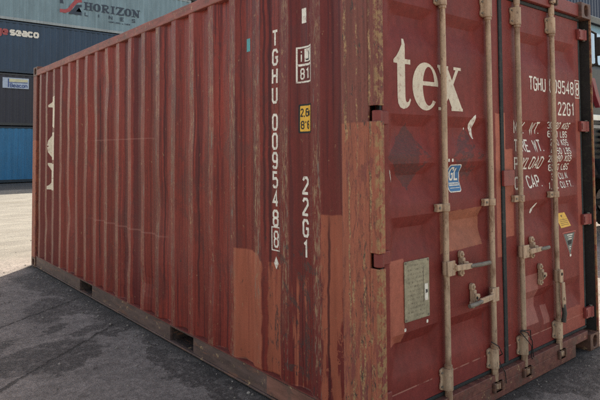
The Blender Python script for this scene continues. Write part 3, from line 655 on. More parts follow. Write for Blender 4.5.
# ---------------- doors
Y0 = .058
ZR = [(2.05, 2.27), (1.46, 1.68), (1.20, 1.42), (.92, 1.145), (.33, .55)]
def ramp(v, a, b, ra, rb):
    if v <= a or v >= b: return 0.
    t = min(1, (v-a)/ra, (b-v)/rb); return t if ra != rb else t*t*(3-2*t)*.6+t*.4
RZA, RZB, RXE = .105, .062, .075
XR = [(.137, .545), (.615, 1.045), (1.40, 1.84), (1.915, 2.262)]
def doorY(x, z):
    dz = max(ramp(z, a, b_, RZA, RZB) for a, b_ in ZR); dx = max(ramp(x, a, b_, RXE, RXE) for a, b_ in XR)
    return Y0+.034*min(dz, dx)+.0022*mnoise.noise((x*3, z*3, 2))
def door(x0, x1):
    xs = [x0, x1]; zs = [.168, 2.455]
    for a, b_ in XR:
        if x0 < a < x1:
            xs += [a, b_]+[a+RXE*k/6 for k in range(1, 7)]+[b_-RXE*k/6 for k in range(1, 7)]+[a+RXE+(b_-a-2*RXE)*k/5 for k in range(1, 5)]
    for a, b_ in ZR: zs += [a, b_]+[a+RZA*k/6 for k in range(1, 7)]+[b_-RZB*k/6 for k in range(1, 7)]
    zs += [1.75, 1.85, 1.95, .65, .75, .85, .22, .27, 2.35, 1.44]
    xs = sorted(set(round(q, 5) for q in xs)); zs = sorted(set(round(q, 5) for q in zs)); n = len(zs)
    b = MB(); b.add([(x, doorY(x, z), z) for x in xs for z in zs], [(i*n+j, i*n+j+1, (i+1)*n+j+1, (i+1)*n+j) for i in range(len(xs)-1) for j in range(n-1)])
    for xe in (x0, x1): b.add([(xe, Y0, .168), (xe, Y0+.05, .168), (xe, Y0+.05, 2.455), (xe, Y0, 2.455)], [(0, 1, 2, 3)])
    for ze in (.168, 2.455): b.add([(x0, Y0, ze), (x0, Y0+.05, ze), (x1, Y0+.05, ze), (x1, Y0, ze)], [(0, 1, 2, 3)])
    b.add([(x0, Y0+.05, .168), (x1, Y0+.05, .168), (x1, Y0+.05, 2.455), (x0, Y0+.05, 2.455)], [(0, 1, 2, 3)])
    return b.build('door', M_DOOR, BOX, smooth=True, angle=24)
DL = door(.10, 1.195); DR = door(1.235, 2.325)
DVB = sorted([q for a, b_ in ZR for q in [a+RZA*k/6 for k in range(7)]+[b_-RZB*k/6 for k in range(7)]]+[1.75, 1.85, 1.95, .65, .75, .85, .22, .27, 2.35, 1.44])
DUB = sorted(q for a, b_ in XR for q in [a+RXE*k/6 for k in range(7)]+[b_-RXE*k/6 for k in range(7)])
def dmap(eps): return lambda u, v, k: Vector((u, doorY(u, v)-eps-k, v))
def smap(eps): return lambda u, v, k: Vector((sideX(-u, v)-eps-k, -u, v))       # u = -y
SUB = [-q for q in YB]; SVB = [.16+(2.53-.16)*k/44 for k in range(1, 45)]

# lock rods with their brackets, guides, cams, handles
def rod(i, dr):
    x = RX[i]; p = dr
    jig = mnoise.noise((i*3.3, 1, 1))*.006
    pts = [(x, RY, .10), (x+jig*.3, RY, .5), (x+jig, RY+.002, .9), (x+jig*.4, RY, 1.4), (x-jig*.3, RY-.001, 1.9), (x, RY, 2.49)]
    MB().tube(pts, .0165, 18).build('lock_rod', M_ROD, p, smooth=True)
    # end bearings: a half sleeve on a flanged plate, with collars
    for z0, z1 in ((.182, .300), (2.298, 2.412)):
        b = MB(); n = 14
        out = [(x+.029*math.cos(R(180+180*k/n)), RY+.004+.029*math.sin(R(180+180*k/n))) for k in range(n+1)]
        b.prism([(x-.031, Y0-.002)]+out+[(x+.031, Y0-.002)], 2, z0, z1)
        pl = [(x-.050, z0+.008), (x-.050, z0+.03), (x-.043, z0+.045), (x-.043, z1-.045), (x-.050, z1-.03), (x-.050, z1-.008), (x-.0315, z1), (x-.0315, z0)]
        b.prism(pl, 1, Y0-.014, Y0-.002)
        b.prism([(x+.0315, z0+.006), (x+.048, z0+.02), (x+.048, z1-.02), (x+.0315, z1-.006)], 1, Y0-.014, Y0-.002)
        e = z1 if z0 < 1 else z0-.018
        b.tube([(x, RY, e), (x, RY, e+.018)], .022, 18)
        b.build('rod_bracket', M_ROD, p, .0025, smooth=True)
        for zz in (z0+.022, z1-.022):
            for xx in (x-.041, x+.041): MB().tube([(xx, Y0-.0142, zz), (xx, Y0-.021, zz)], .006, 6).build('bracket_bolt', M_GREY, p)
    # cams and keepers
    for zc, sgn in ((.098, -1), (2.515, 1)):
        b = MB(); zt = zc-sgn*.05
        b.tube([(x, RY, zt-sgn*.035), (x, RY, zt), (x, RY, zc)], [.020, .021, .019], 16)
        poly = [(x-.026, RY-.008), (x-.012, RY-.026), (x+.012, RY-.03), (x+.03, RY-.014), (x+.024, RY+.006), (x-.02, RY+.010)]
        z0_, z1_ = sorted((zc, zc+sgn*.030)); b.prism(poly, 2, z0_, z1_)
        b.build('lock_cam', M_ROD, p, .003, smooth=True)
        b = MB(); s = sgn
        z0_, z1_ = sorted((zc-s*.012, zc+s*.045))
        b.prism([(x-.052, .0178), (x-.052, 0), (x-.032, 0), (x-.032, .013), (x+.034, .013), (x+.034, 0), (x+.052, 0), (x+.052, .0178)], 2, z0_, z1_)
        b.build('cam_keeper', M_CAST, p, .004)
    # mid guide strap
    z = 1.172; b = MB(); n = 12; h = .021
    out = [(x+.024*math.cos(R(180+180*k/n)), RY+.024*math.sin(R(180+180*k/n))) for k in range(n+1)]
    b.prism([(x-.026, Y0-.003)]+out+[(x+.026, Y0-.003)], 2, z-h, z+h)
    b.prism([(x-.075, z-h), (x-.0262, z-h), (x-.0262, z+h), (x-.075, z+h), (x-.068, z)], 1, Y0-.028, Y0-.002)
    b.box(x+.0262, x+.052, Y0-.02, Y0-.002, z-h, z+h)
    b.build('rod_guide', M_ROD, p, .003, smooth=True)
    b = MB(); b.tube([(x-.052, Y0-.0282, z), (x-.052, Y0-.033, z)], .0075, 6); b.build('guide_bolt', M_GREY, p)
    b = MB(); b.tube([(x+.040, Y0-.0202, z), (x+.040, Y0-.0215, z)], .008, 10); b.build('guide_hole', M_BLACK, p)
for i in range(4): rod(i, DL if i < 2 else DR)

def catch(x, z, dr):                                        # two-lobed swinging seal catch
    b = MB(); y = Y0-.002
    for s in (-1, 1):
        pts = rrect(x-.018, x+.018, z+s*.050-.022, z+s*.050+.022, .016); b.prism(pts, 1, y-.022, y)
        b.tube([(x, y-.0222, z+s*.052), (x, y-.032, z+s*.052)], [.011, .008], 10)
    b.prism(rrect(x-.013, x+.013, z-.036, z+.036, .006), 1, y-.034, y-.001)
    b.prism([(x-.016, z+.02), (x+.03, z+.012), (x+.034, z-.008), (x-.01, z-.03)], 1, y-.045, y-.0345)
    b.build('handle_catch', M_ROD, dr, .004, smooth=True)
    MB().tube([(x-.003, y-.0455, z-.006), (x-.003, y-.047, z-.006)], .009, 10).build('catch_hole', M_BLACK, dr)
def handle(i, z, s, ln, dr, drop=0., tip=M_GREY):           # s = +1 towards the right
    x = RX[i]; b = MB()
    hub = [(x-s*.024, z-.04), (x+s*.046, z-.04), (x+s*.046, z-.022), (x+s*.060, z-.020), (x+s*.060, z+.02), (x+s*.046, z+.024), (x+s*.046, z+.042), (x-s*.024, z+.042)]
    b.prism(hub, 1, RY-.026, RY-.0167)
    b.tube([(x, RY, z-.036), (x, RY, z+.036)], .0235, 16)
    b.tube([(x+s*.046, RY-.0262, z), (x+s*.046, RY-.032, z)], .008, 8)
    z1 = z-drop
    arm = [(x+s*.045, z-.015), (x+s*.14, z-.016-drop*.4), (x+s*.19, z-.014-drop*.55), (x+s*.19, z+.016-drop*.5), (x+s*.13, z+.016-drop*.3), (x+s*.045, z+.016)]
    b.prism(arm, 1, RY-.040, RY-.0265)
    b.build('door_handle', M_ROD, dr, .003, smooth=True)
    b = MB(); pts = [(x+s*.175, RY-.034, z-drop*.5), (x+s*(.175+(ln-.175)*.5), RY-.040, z-drop*.75), (x+s*ln, RY-.036, z1)]
    b.tube(pts, [.011, .013, .0125], 12); b.build('handle_grip', tip, dr, .002, smooth=True)
catch(.735, .842, DL); catch(.842, .642, DL); catch(1.535, .840, DR); catch(1.640, .648, DR)
handle(0, .838, 1, .372, DL, .012); handle(1, .622, -1, .305, DL, .012); handle(2, .832, 1, .285, DR, .0)
# the fourth handle hangs down beside its rod
b = MB(); x = RX[3]
b.prism(rrect(x-.026, x+.020, .565, .655, .012), 1, RY-.032, RY-.0168); b.tube([(x, RY, .57), (x, RY, .65)], .0235, 16)
b.prism([(x-.020, .57), (x+.014, .57), (x+.026, .43), (x+.018, .40), (x-.018, .40), (x-.026, .45)], 1, RY-.045, RY-.0325)
b.tube([(x-.004, RY-.0455, .46), (x-.004, RY-.053, .46)], .010, 8)
b.build('door_handle', M_ROD, DR, .003, smooth=True)
MB().tube([(x-.003, RY-.0322, .625), (x-.003, RY-.034, .625)], .011, 10).build('catch_hole', M_BLACK, DR)
MB().tube([(x, RY-.036, .42), (x+.002, RY-.042, .36), (x, RY-.034, .30)], [.014, .016, .015], 10).build('handle_grip', simple('dark_grip', (.04, .036, .030), .6), DR, smooth=True)

# hinges on both outer edges
for dr, s, xe in ((DR, 1, 2.325), (DL, -1, .10)):
    for z in HZ:
        b = MB(); h = .039 if s > 0 else .034
        if s > 0:
            b.box(xe-.024, xe+.090, .034, Y0-.001, z-h, z+h); b.tube([(xe+.078, .045, z-h), (xe+.078, .045, z+h)], .021, 16); b.box(xe-.018, xe-.004, .028, .0338, z-h*.6, z+h*.6)
        else:
            b.box(.030, .128, .040, Y0-.001, z-h, z+h); b.tube([(.031, .031, z-h), (.031, .031, z+h)], .026, 16)
        b.build('hinge', M_HINGE if s > 0 else M_HDR, dr, .005, smooth=True)
        if s < 0: continue
        b = MB(); b.tube([(xe+s*.075, .045, z-h-.006), (xe+s*.075, .045, z-h-.0002)], .012, 8).tube([(xe+s*.075, .045, z+h+.0002), (xe+s*.075, .045, z+h+.008)], .012, 8)
        b.build('hinge_pin', M_GREY, dr)
MB().prism(rrect(1.190, 1.318, 1.258, 1.356, .006), 1, .030, .0485).build('seal_plate', M_HINGE, DR, .003)

# door lettering
a = Art(); s = .262
a.poly([(.197+p[0]*s*.76, 1.713+p[1]*s) for p in LT_T])
o1 = arc(.345, .49, .345, .515, 8, 322, 32)
class Sc:                                                     # narrower letters than tall
    pass
def narrow(fn, ox, oy, sx, sy):
    t = Art(); t.k = a.k; fn(t, 0, 0, 1)
    for pts, k in t.p: a.p.append(([(ox+p[0]*sx, oy+p[1]*sy) for p in pts], k))
    a.k = t.k
narrow(logo_e, .345, 1.712, .315, .255); narrow(logo_x, .565, 1.712, .285, .255)
a.build('logo_lettering', M_CREAM, DL, dmap(.0012), DUB, DVB)
a = Art(); D_ = lambda nm: a.build(nm, M_WHITE, DL, dmap(.0012), DUB, DVB)
a.poly([(.932, 1.698), (.908, 1.686), (.886, 1.664), (.880, 1.640), (.900, 1.610), (.912, 1.580), (.936, 1.552), (.946, 1.556), (.934, 1.590), (.932, 1.620), (.938, 1.655)])
D_('torn_sticker'); a = Art(); a.poly([(.848, 1.622), (.856, 1.618), (.852, 1.606), (.846, 1.610)])
D_('torn_sticker'); a = Art(); a.poly([(.148, 1.392), (.160, 1.382), (.176, 1.345), (.178, 1.325), (.168, 1.34), (.152, 1.372)])
D_('torn_sticker')
for q in ((.252, .565), (.436, .575), (.655, 1.43), (.690, 1.43)): a = Art(); a.poly(rrect(q[0]-.008, q[0]+.008, q[1]-.009, q[1]+.009, .005, 2)); D_('rivet')
a = Art()
B_ = lambda: a.build('code_lettering', M_WHITE, DR, dmap(.0012), DUB, DVB)
write(a, 'TGHU', 1.578, 1.885, .098, .040, .0125, .0195); B_(); a = Art(); write(a, '009548', 1.860, 1.885, .098, .0405, .0125, .0245); B_(); a = Art()
write(a, '8', 2.275, 1.885, .098, .040, .0115)
a.stroke([(2.257, 1.868), (2.257, 2.0), (2.334-.010, 2.0), (2.334-.010, 1.868)], .006, True); B_(); a = Art()
write(a, '22G1', 1.985, 1.728, .098, .043, .0125, .026, ""); B_()
for txt, v, v1, r1, r2_ in (('MAX. WT.', 1.588, 0, '30,480 KGS', '67,200 LBS'), ('TARE WT.', 1.468, 0, '2,200 KGS', '4,850 LBS'), ('PAYLOAD', 1.352, 0, '28,280 KGS', '62,350 LBS'), ('CU. CAP.', 1.225, 0, '33.2 CU.M', '1,172 CU.FT.')):
    a = Art(); write(a, txt, 1.366, v, .085, .039, .0115, .019); B_(); a = Art()
    L = lambda t: 1.826 if len(t) > 9 else 1.856
    write(a, r1, L(r1), v+.042, .048, .0235, .0075, .0145); write(a, r2_, L(r2_), v-.020, .048, .0235, .0075, .0145); B_()
# stickers and plates
MB().prism(rrect(.247, .452, .602, .912, .004), 1, Y0-.006, Y0-.001).build('data_plate', M_PLATE, DL, .001)
b = MB()
for q in ((.258, .903), (.442, .903), (.258, .612), (.442, .612)): b.tube([(q[0], Y0-.0062, q[1]), (q[0], Y0-.0085, q[1])], .006, 8)
b.build('plate_rivet', M_GREY, DL)
MB().prism(rrect(.410, .436, .690, .778, .002), 1, Y0-.0085, Y0-.0064).build('plate_tag', M_WHITE, DL)
a = Art(); write(a, '1984', .414, .728, .020, .003, .0022, .0022, ""); a.build('tag_lettering', M_INK, DL, lambda u, v, k: Vector((u, Y0-.0092-k, v)))
# blue certification sticker
a = Art(); ol = rrect(.675, .798, 1.245, 1.405, .018); a.poly(ol); a.build('certificate_sticker', M_WHITE, DL, dmap(.0012), DUB, DVB)
a = Art(); a.poly(rrect(.681, .792, 1.251, 1.399, .014)); a.build('certificate_sticker', M_BLUEST, DL, dmap(.0018), DUB, DVB)
a = Art(); write(a, 'GL', .700, 1.312, .078, .030, .011, .018, ""); write(a, 'Certified', 0, 0, 0, 0, 0) if False else None
a.poly([(.690, 1.282), (.785, 1.282), (.785, 1.300), (.690, 1.300)]); a.poly([(.690, 1.268), (.785, 1.268), (.785, 1.271), (.690, 1.271)])
a.build('sticker_lettering', M_WHITE, DL, dmap(.0024), DUB, DVB)
a = Art()
for i in range(9): a.stroke([(.697+.0095*i, 1.286), (.697+.0095*i, 1.296 if i % 3 else 1.298)], .0035)
a.build('sticker_fine_print', M_BLUEST, DL, dmap(.0034), DUB, DVB)
# yellow warning sticker, grey triangle decal and a scuffed oval
a = Art(); a.poly([(1.957, 1.022), (2.105, 1.022), (2.138, .925), (1.985, .920)]); a.build('warning_sticker', M_YEL, DR, dmap(.0012), DUB, DVB)
a = Art(); a.poly([(2.03, 1.006), (2.052, 1.006), (2.041, .990)])
for i in range(4): a.stroke([(2.0, .975-.012*i), (2.11, .975-.012*i)], .0025)
a.build('sticker_lettering', M_INK, DR, dmap(.0018), DUB, DVB)
a = Art(); a.stroke([(2.005, .882), (2.205, .882), (2.115, .70)], .006, True); a.build('triangle_border', simple('faded_red_ink', (.40, .10, .08), .5), DR, dmap(.0012), DUB, DVB)
a = Art(); a.poly([(2.018, .873), (2.188, .873), (2.112, .715)]); a.build('triangle_decal', simple('grey_green_decal', (.105, .125, .115), .5, dirt=(.25, .2, .17), scale=25), DR, dmap(.0018), DUB, DVB)
a = Art()
for q in ((2.07, .862, 2.155), (2.08, .848, 2.14), (2.085, .832, 2.138), (2.095, .775, 2.125), (2.10, .760, 2.12)): a.stroke([(q[0], q[1]), (q[2], q[1])], .006)
a.poly(rrect(2.100, 2.128, .705, .722, .006, 2))
a.build('triangle_lettering', M_WHITE, DR, dmap(.0024), DUB, DVB)
a = Art(); a.poly([(2.075, .82), (2.14, .825), (2.135, .795), (2.085, .79)]); a.build('triangle_symbol', M_INK, DR, dmap(.003), DUB, DVB)
a = Art(); a.poly([(1.60, 1.060), (1.622, 1.088), (1.652, 1.118), (1.672, 1.124), (1.662, 1.10), (1.632, 1.065), (1.612, 1.052)]); a.build('scuffed_sticker', M_WHITE, DR, dmap(.0012), DUB, DVB)
# loops of wire round two of the lower brackets
b = MB(); x = RX[1]
b.tube([(x-.035, RY+.0, .345), (x-.01, RY-.035, .322), (x+.03, RY-.034, .268), (x+.062, Y0-.004, .225)], .003, 6)
b.tube([(x+.065, Y0-.006, .225), (x+.085, .012, .14), (x+.095, .012, .075)], .0026, 6)
b.build('wire_tie', M_WIRE, DL, smooth=True)
b = MB(); x = RX[2]
b.tube([(x-.045, RY, .345), (x-.02, RY-.038, .33), (x+.035, RY-.036, .27), (x+.075, .012, .19), (x+.08, .010, .15)], .003, 6)
b.tube([(x-.05, RY, .338), (x-.03, RY-.036, .29), (x+.02, RY-.040, .24), (x+.05, RY-.02, .165), (x+.07, .012, .14)], .003, 6)
b.tube([(x-.04, RY, .335), (x-.005, RY-.038, .345), (x+.045, RY-.02, .33), (x+.07, .02, .26)], .003, 6)
b.build('wire_tie', M_WIRE, DR, smooth=True)

# ---------------- side lettering
def vcode(items, yl, wd, h, t):                              # one character under the other; yl = left edge (larger y)
    a = Art()
    for ch, z in items: write(a, ch, -yl, z, h, wd, t, 0, "")
    return a
step = .1455
zz = 2.127; items = []
for ch in 'TGHU': items.append((ch, zz)); zz -= .1165
zz = 1.612
for ch in '009548': items.append((ch, zz)); zz -= .1165
for part in (items[:4], items[4:]):
    vcode(part, .890, .042, .104, .0158).build('code_lettering', M_WHITE, SIDE, smap(.0014), SUB, SVB)
a = Art(); write(a, '8', -.884, .905, .102, .036, .012, 0, "")
a.stroke([(-.907, .888), (-.907, 1.027), (-.826, 1.027), (-.826, .888)], .007, True)
a.build('code_lettering', M_WHITE, SIDE, smap(.0014), SUB, SVB)
a = Art(); a.poly([(-.868, .852), (-.845, .812), (-.868, .775), (-.890, .812)]); a.build('diamond_mark', M_WHITE, SIDE, smap(.0014), SUB, SVB)
vcode([(c_, 1.240-.1205*i) for i, c_ in enumerate('22G1')], .609, .042, .104, .0158).build('code_lettering', M_WHITE, SIDE, smap(.0014), SUB, SVB)
# small framed mark, yellow height mark, white and teal stickers
a = Art(); f0, f1 = -.650, -.515
for za, zb in ((1.985, 2.085), (1.885, 1.982)): a.stroke([(f0, za), (f0, zb), (f1, zb), (f1, za)], .010, True)
write(a, 'i', -.632, 1.998, .075, .024, .011, 0, ""); write(a, '81', -.625, 1.899, .066, .028, .010, .018, "")
a.poly([(-.592, 2.0), (-.524, 2.0), (-.524, 2.075), (-.592, 2.075)])
a.build('rail_mark', M_WHITE, SIDE, smap(.0014), SUB, SVB)
a = Art(); a.stroke([(-.552, 2.06), (-.552, 2.012), (-.580, 2.012)], .008); a.build('mark_lettering', M_INK, SIDE, smap(.0034), SUB, SVB)
a = Art(); a.poly(rrect(-.640, -.505, 1.590, 1.757, .008)); a.build('height_mark', M_INK, SIDE, smap(.0014), SUB, SVB)
a = Art(); a.poly(rrect(-.630, -.515, 1.600, 1.747, .006)); a.build('height_mark', M_YEL, SIDE, smap(.0022), SUB, SVB)
a = Art(); write(a, '2,6m', -.622, 1.684, .048, .019, .0075, .0080); write(a, "8'6", -.618, 1.613, .048, .022, .0075, .011); a.build('mark_lettering', M_INK, SIDE, smap(.003), SUB, SVB)
a = Art(); a.poly([(-.616, 2.225), (-.575, 2.225), (-.575, 2.312), (-.616, 2.312)]); a.build('blank_sticker', M_WHITE, SIDE, smap(.0014), SUB, SVB)
a = Art(); a.poly([(-1.168, 2.135), (-1.128, 2.135), (-1.128, 2.22), (-1.168, 2.22)]); a.build('blank_sticker', M_TEAL, SIDE, smap(.0014), SUB, SVB, lab_='small teal sticker')
# what is left of the stacked letters at the far end (left halves only)
a = Art()
def half(fn_pts, oy, oz, sy, sz):
    for pts in fn_pts: a.poly([(-oy+p[0]*sy, oz+p[1]*sz) for p in pts])
a.poly([(-5.410, 2.030), (-5.410, 2.058), (-5.36, 2.085), (-5.30, 2.125), (-5.22, 2.140), (-5.149, 2.155), (-5.149, 1.770), (-5.165, 1.765), (-5.219, 1.785), (-5.222, 2.015), (-5.30, 2.020)])
a.poly([(-5.149, 1.715), (-5.22, 1.712), (-5.30, 1.700), (-5.36, 1.675), (-5.41, 1.62), (-5.425, 1.56), (-5.395, 1.56), (-5.395, 1.5501), (-5.149, 1.5501)])
a.poly([(-5.149, 1.55), (-5.395, 1.55), (-5.395, 1.538), (-5.425, 1.538), (-5.41, 1.475), (-5.36, 1.42), (-5.30, 1.397), (-5.22, 1.385), (-5.149, 1.385)])
a.poly([(-5.415, 1.345), (-5.149, 1.335), (-5.149, 1.17), (-5.22, 1.165), (-5.30, 1.185), (-5.36, 1.26), (-5.41, 1.32)])
a.poly([(-5.149, 1.165), (-5.22, 1.162), (-5.30, 1.150), (-5.39, 1.075), (-5.425, 1.06), (-5.425, 1.022), (-5.149, 1.022)])
a.build('logo_lettering', M_CREAM, SIDE, smap(.0014), SUB, SVB)

# ------------------------------------------------------------------ stacked containers behind
def cont_paint(name, col, wear=.35):
    n = NT(name)
    c = n.tint(col, n.noise(n.scale(1.2, 1, .5), 1.2, 5), .85, 1.15)
    c = n.tint(c, n.noise(n.scale(9, 1, .35), 1.5, 4), .86, 1.12)
    c = n.mix(n.M('MULTIPLY', n.step(n.noise(n.scale(1.5, 1, .8), 5, 6, .72), .62, .68), wear), c, (.13, .075, .05))
    return n.done(c, .45, .45, 0, n.noise(None, 20, 4), .15, .004)
def stacked(name, label, x0, y0, z0, L_, H_, mat, rail, frame=None, group='containers stacked in the row behind'):
    root = empty(name, (x0, y0, z0), label, 'container', group); W_ = 2.438
    b = MB(); xs = []; x = .12; i = 0
    prf = []
    while x < L_-.12:
        for q, d in ((0, .012), (.072, .012), (.14, .048), (.21, .048)):
            if x+q < L_-.1: prf.append((x+q, d))
        x += PITCH
    prf.append((L_-.1, .012)); n = len(prf)
    vs = [(u, d, zz) for u, d in prf for zz in (.15, H_-.10)]+[(u, W_-d, zz) for u, d in prf for zz in (.15, H_-.10)]
    fs = [(2*i+o, 2*i+1+o, 2*i+3+o, 2*i+2+o) for o in (0, 2*n) for i in range(n-1)]
    b.add(vs, fs)
    sp = b.build('side_panel', mat, root)
    MB().box(.05, L_-.05, .05, W_-.05, H_-.07, H_-.04).build('roof_panel', mat, root)
    MB().box(.05, L_-.05, .05, W_-.05, .10, .14).build('floor', M_BLACK, root)
    MB().box(.03, .06, .1, W_-.1, .14, H_-.07).box(L_-.06, L_-.03, .1, W_-.1, .14, H_-.07).build('end_wall', mat, root)
    for yy in (0, W_-.06):
        MB().box(.178, L_-.178, yy+.002, yy+.06, H_-.10, H_-.02).build('top_rail', rail, root, .006)
        MB().box(.178, L_-.178, yy+.002, yy+.06, .02, .15).build('bottom_rail', rail, root, .006)
    for xx in (0, L_-.12):
        for yy in (0, W_-.12): MB().box(xx+.002, xx+.118, yy+.002, yy+.118, .119, H_-.119).build('corner_post', rail, root, .008)
    for xx in (0, L_-.178):
        for yy in (0, W_-.162):
            for z_ in (0, H_-.118): MB().box(xx, xx+.178, yy, yy+.162, z_, z_+.118).build('corner_casting', frame or rail, root, .01)
    return root, sp
YS = 26.0
MB_BLUE = cont_paint('bright_blue_paint', (.014, .135, .28)); MB_BLK = cont_paint('charcoal_paint', (.015, .016, .031), .12); MB_NAVY = cont_paint('navy_paint', (.018, .042, .080), .1)
MB_GRY = cont_paint('grey_teal_paint', (.17, .245, .275), .2); MR_GRY = cont_paint('pale_grey_rail', (.27, .30, .305), .6); MR_DRK = cont_paint('dark_rail', (.03, .032, .036), .2); MR_NVY = cont_paint('navy_rail', (.022, .042, .07), .2)
MB_DKB = cont_paint('deep_blue_paint', (.014, .024, .055), .1)
X0 = 1.25; L40 = 12.19
bl, _ = stacked('shipping_container', 'bright blue container on the ground, lowest of the far stack', X0, YS, .02, L40, 2.58, MB_BLUE, cont_paint('blue_rail', (.010, .022, .036)))
bk, bks = stacked('shipping_container', 'charcoal container with a small blue and white sign, on the bright blue container', X0, YS, 2.61, L40, 2.41, MB_BLK, MR_DRK)
nv, nvs = stacked('shipping_container', 'dark blue container lettered seaco, between the charcoal and pale grey containers', X0, YS, 5.03, L40, 2.40, MB_NAVY, MR_NVY)
gr, grs = stacked('shipping_container', 'pale grey-teal container with HORIZON LINES lettering, high in the far stack', X0, YS, 7.44, L40, 2.42, MB_GRY, MR_GRY)
tp, _ = stacked('shipping_container', 'dark container topmost in the far stack, above the pale grey-teal one', X0, YS, 9.88, 16.15, 2.5, MB_NAVY, MR_DRK)
# lettering on the stack; coordinates relative to each container (front face y = 0)
def fmap(eps): return lambda u, v, k: Vector((u, .012-eps-k, v))
a = Art(); write(a, 'seaco', 4.17-X0, 6.62-5.03+.12, .38, .165, .085, .088)
a.build('lettering', M_WHITE, nvs, fmap(.004), step=.0004)
a = Art(); write(a, 'ge', 3.60-X0, 6.62-5.03+.12, .38, .165, .085, .10); a.build('lettering', simple('faded_red_letter', (.33, .06, .06), .5), nvs, fmap(.004), step=.0004)
# sign on the charcoal container
sx0, sx1, sz0, sz1 = 3.86-X0, 4.96-X0, 4.32-2.61, 4.80-2.61
sg = MB().box(sx0, sx1, -.03, .008, sz0, sz1).build('sign_board', simple('pale_blue_sign', (.36, .42, .52), .4), bks)
a = Art(); a.poly([(sx0+.26, sz0+.27), (sx1-.05, sz0+.31), (sx1-.05, sz1-.05), (sx0+.26, sz1-.05)]); a.build('sign_stripe', simple('cream_stripe', (.55, .52, .33), .5), bks, lambda u, v, k: Vector((u, -.033-k, v)))
a = Art(); a.stroke([(sx0+.24, sz0+.05), (sx0+.24, sz1-.05)], .05); a.stroke([(sx0+.27, sz0+.27), (sx1-.05, sz0+.275)], .03)
write(a, 'Beacon', sx0+.32, sz0+.04, .19, .082, .032, .042); a.build('sign_lettering', simple('blue_sign_ink', (.03, .06, .20), .5), bks, lambda u, v, k: Vector((u, -.036-k*4, v)))
# HORIZON LINES
def slab(a, ch, u, v, h, w_, t):
    sT = t*.45
    def vert(x): a.stroke([(x, v), (x, v+h)], t); a.poly([(x-t*.95, v), (x+t*.95, v), (x+t*.95, v+sT), (x-t*.95, v+sT)]); a.poly([(x-t*.95, v+h-sT), (x+t*.95, v+h-sT), (x+t*.95, v+h), (x-t*.95, v+h)])
    if ch == 'H': vert(u+t*.6); vert(u+w_-t*.6); a.stroke([(u+t*.6, v+h*.5), (u+w_-t*.6, v+h*.5)], t*.5)
    elif ch == 'I': vert(u+w_*.5)
    elif ch == 'O':
        n = 28; o = arc(u+w_/2, v+h/2, w_/2, h/2+.005, 0, 360, n); i_ = arc(u+w_/2, v+h/2, w_/2-t*1.05, h/2-t*.5, 0, 360, n)
        for k in range(n): a.p.append(([o[k], o[k+1], i_[k+1], i_[k]], a.k))
        a.k += 1
    elif ch == 'R':
        vert(u+t*.6); a.stroke([(u+t*.6, v+h-sT/2), (u+w_*.6, v+h-sT/2), (u+w_*.82, v+h*.86), (u+w_*.82, v+h*.64), (u+w_*.6, v+h*.5), (u+t*.6, v+h*.5)], t*.65)
        a.stroke([(u+w_*.5, v+h*.5), (u+w_*.72, v+sT), (u+w_*1.0, v+sT*.6)], t*.8)
    elif ch == 'Z': a.stroke([(u, v+h*.72), (u+.02, v+h-sT/2), (u+w_, v+h-sT/2), (u+t*.2, v+sT/2), (u+w_, v+sT/2), (u+w_, v+h*.28)], t*.6); a.stroke([(u+w_-t*.5, v+h-sT), (u+t*.6, v+sT)], t*.9)
    elif ch == 'N': a.stroke([(u+t*.5, v), (u+t*.5, v+h)], t*.55); a.stroke([(u+w_-t*.5, v), (u+w_-t*.5, v+h)], t*.55); a.stroke([(u+t*.3, v+h-.02), (u+w_-t*.4, v+.02)], t*1.1); a.poly([(u-t*.5, v), (u+t*1.3, v), (u+t*1.3, v+sT), (u-t*.5, v+sT)]); a.poly([(u-t*.5, v+h-sT), (u+t*.8, v+h-sT), (u+t*.8, v+h), (u-t*.5, v+h)]); a.poly([(u+w_-t*1.3, v+h-sT), (u+w_+t*.5, v+h-sT), (u+w_+t*.5, v+h), (u+w_-t*1.3, v+h)])
HX0, HZ0 = 7.50-X0, 8.42-7.44
a = Art(); u = HX0
for ch in 'HORIZON':
    w_ = .24 if ch == 'I' else .365; slab(a, ch, u, HZ0, .40, w_, .105); u += w_+.07
u = HX0+.02
for ch in 'LINES': write(a, ch, u, HZ0-.30, .20, .15, .042, 0, ""); u += .61
write(a, 'HORIZON LINES', 8.72-X0, HZ0-.46, .07, .06, .02, .03, "")
for i in range(8): write(a, 'HORI0012'[i], 6.12-X0+i*.125, HZ0-.62, .07, .06, .012, 0, "") if False else None
a.build('lettering', simple('dark_navy_letter', (.022, .034, .055), .5), grs, fmap(.004), step=.0003)
lx, lz = 6.34-X0, 8.12-7.44
a = Art(); a.poly([(lx-.02, lz+.46), (lx+.16, lz+.46), (lx+.12, lz+.6), (lx+.22, lz+.86), (lx-.02, lz+.86)]); a.poly([(lx+.38, lz), (lx+1.02, lz), (lx+1.02, lz+.16), (lx+.74, lz+.16), (lx+.9, lz+.38), (lx+1.02, lz+.42), (lx+1.02, lz+.54), (lx+.78, lz+.5), (lx+.58, lz+.24)])
a.build('logo', simple('logo_navy', (.022, .034, .055), .5), grs, fmap(.004), step=.0003)
a = Art(); a.stroke([(lx-.02, lz+.10), (lx+.22, lz+.10), (lx+.40, lz+.18), (lx+.58, lz+.44), (lx+.76, lz+.68), (lx+1.02, lz+.74), (lx+1.02, lz+.74)][:6], .17)
a.build('logo', simple('logo_red', (.33, .055, .06), .5), grs, fmap(.004), step=.0003)
# dark blue containers behind the truck on the right
for i, t_ in enumerate(('lowest', 'middle', 'topmost')):
    stacked('shipping_container', 'dark blue container behind the truck, %s of its three-high stack' % t_, 16.5, 8.4, i*2.905, L40, 2.896, MB_DKB, MR_DRK, group='dark blue containers behind the truck')

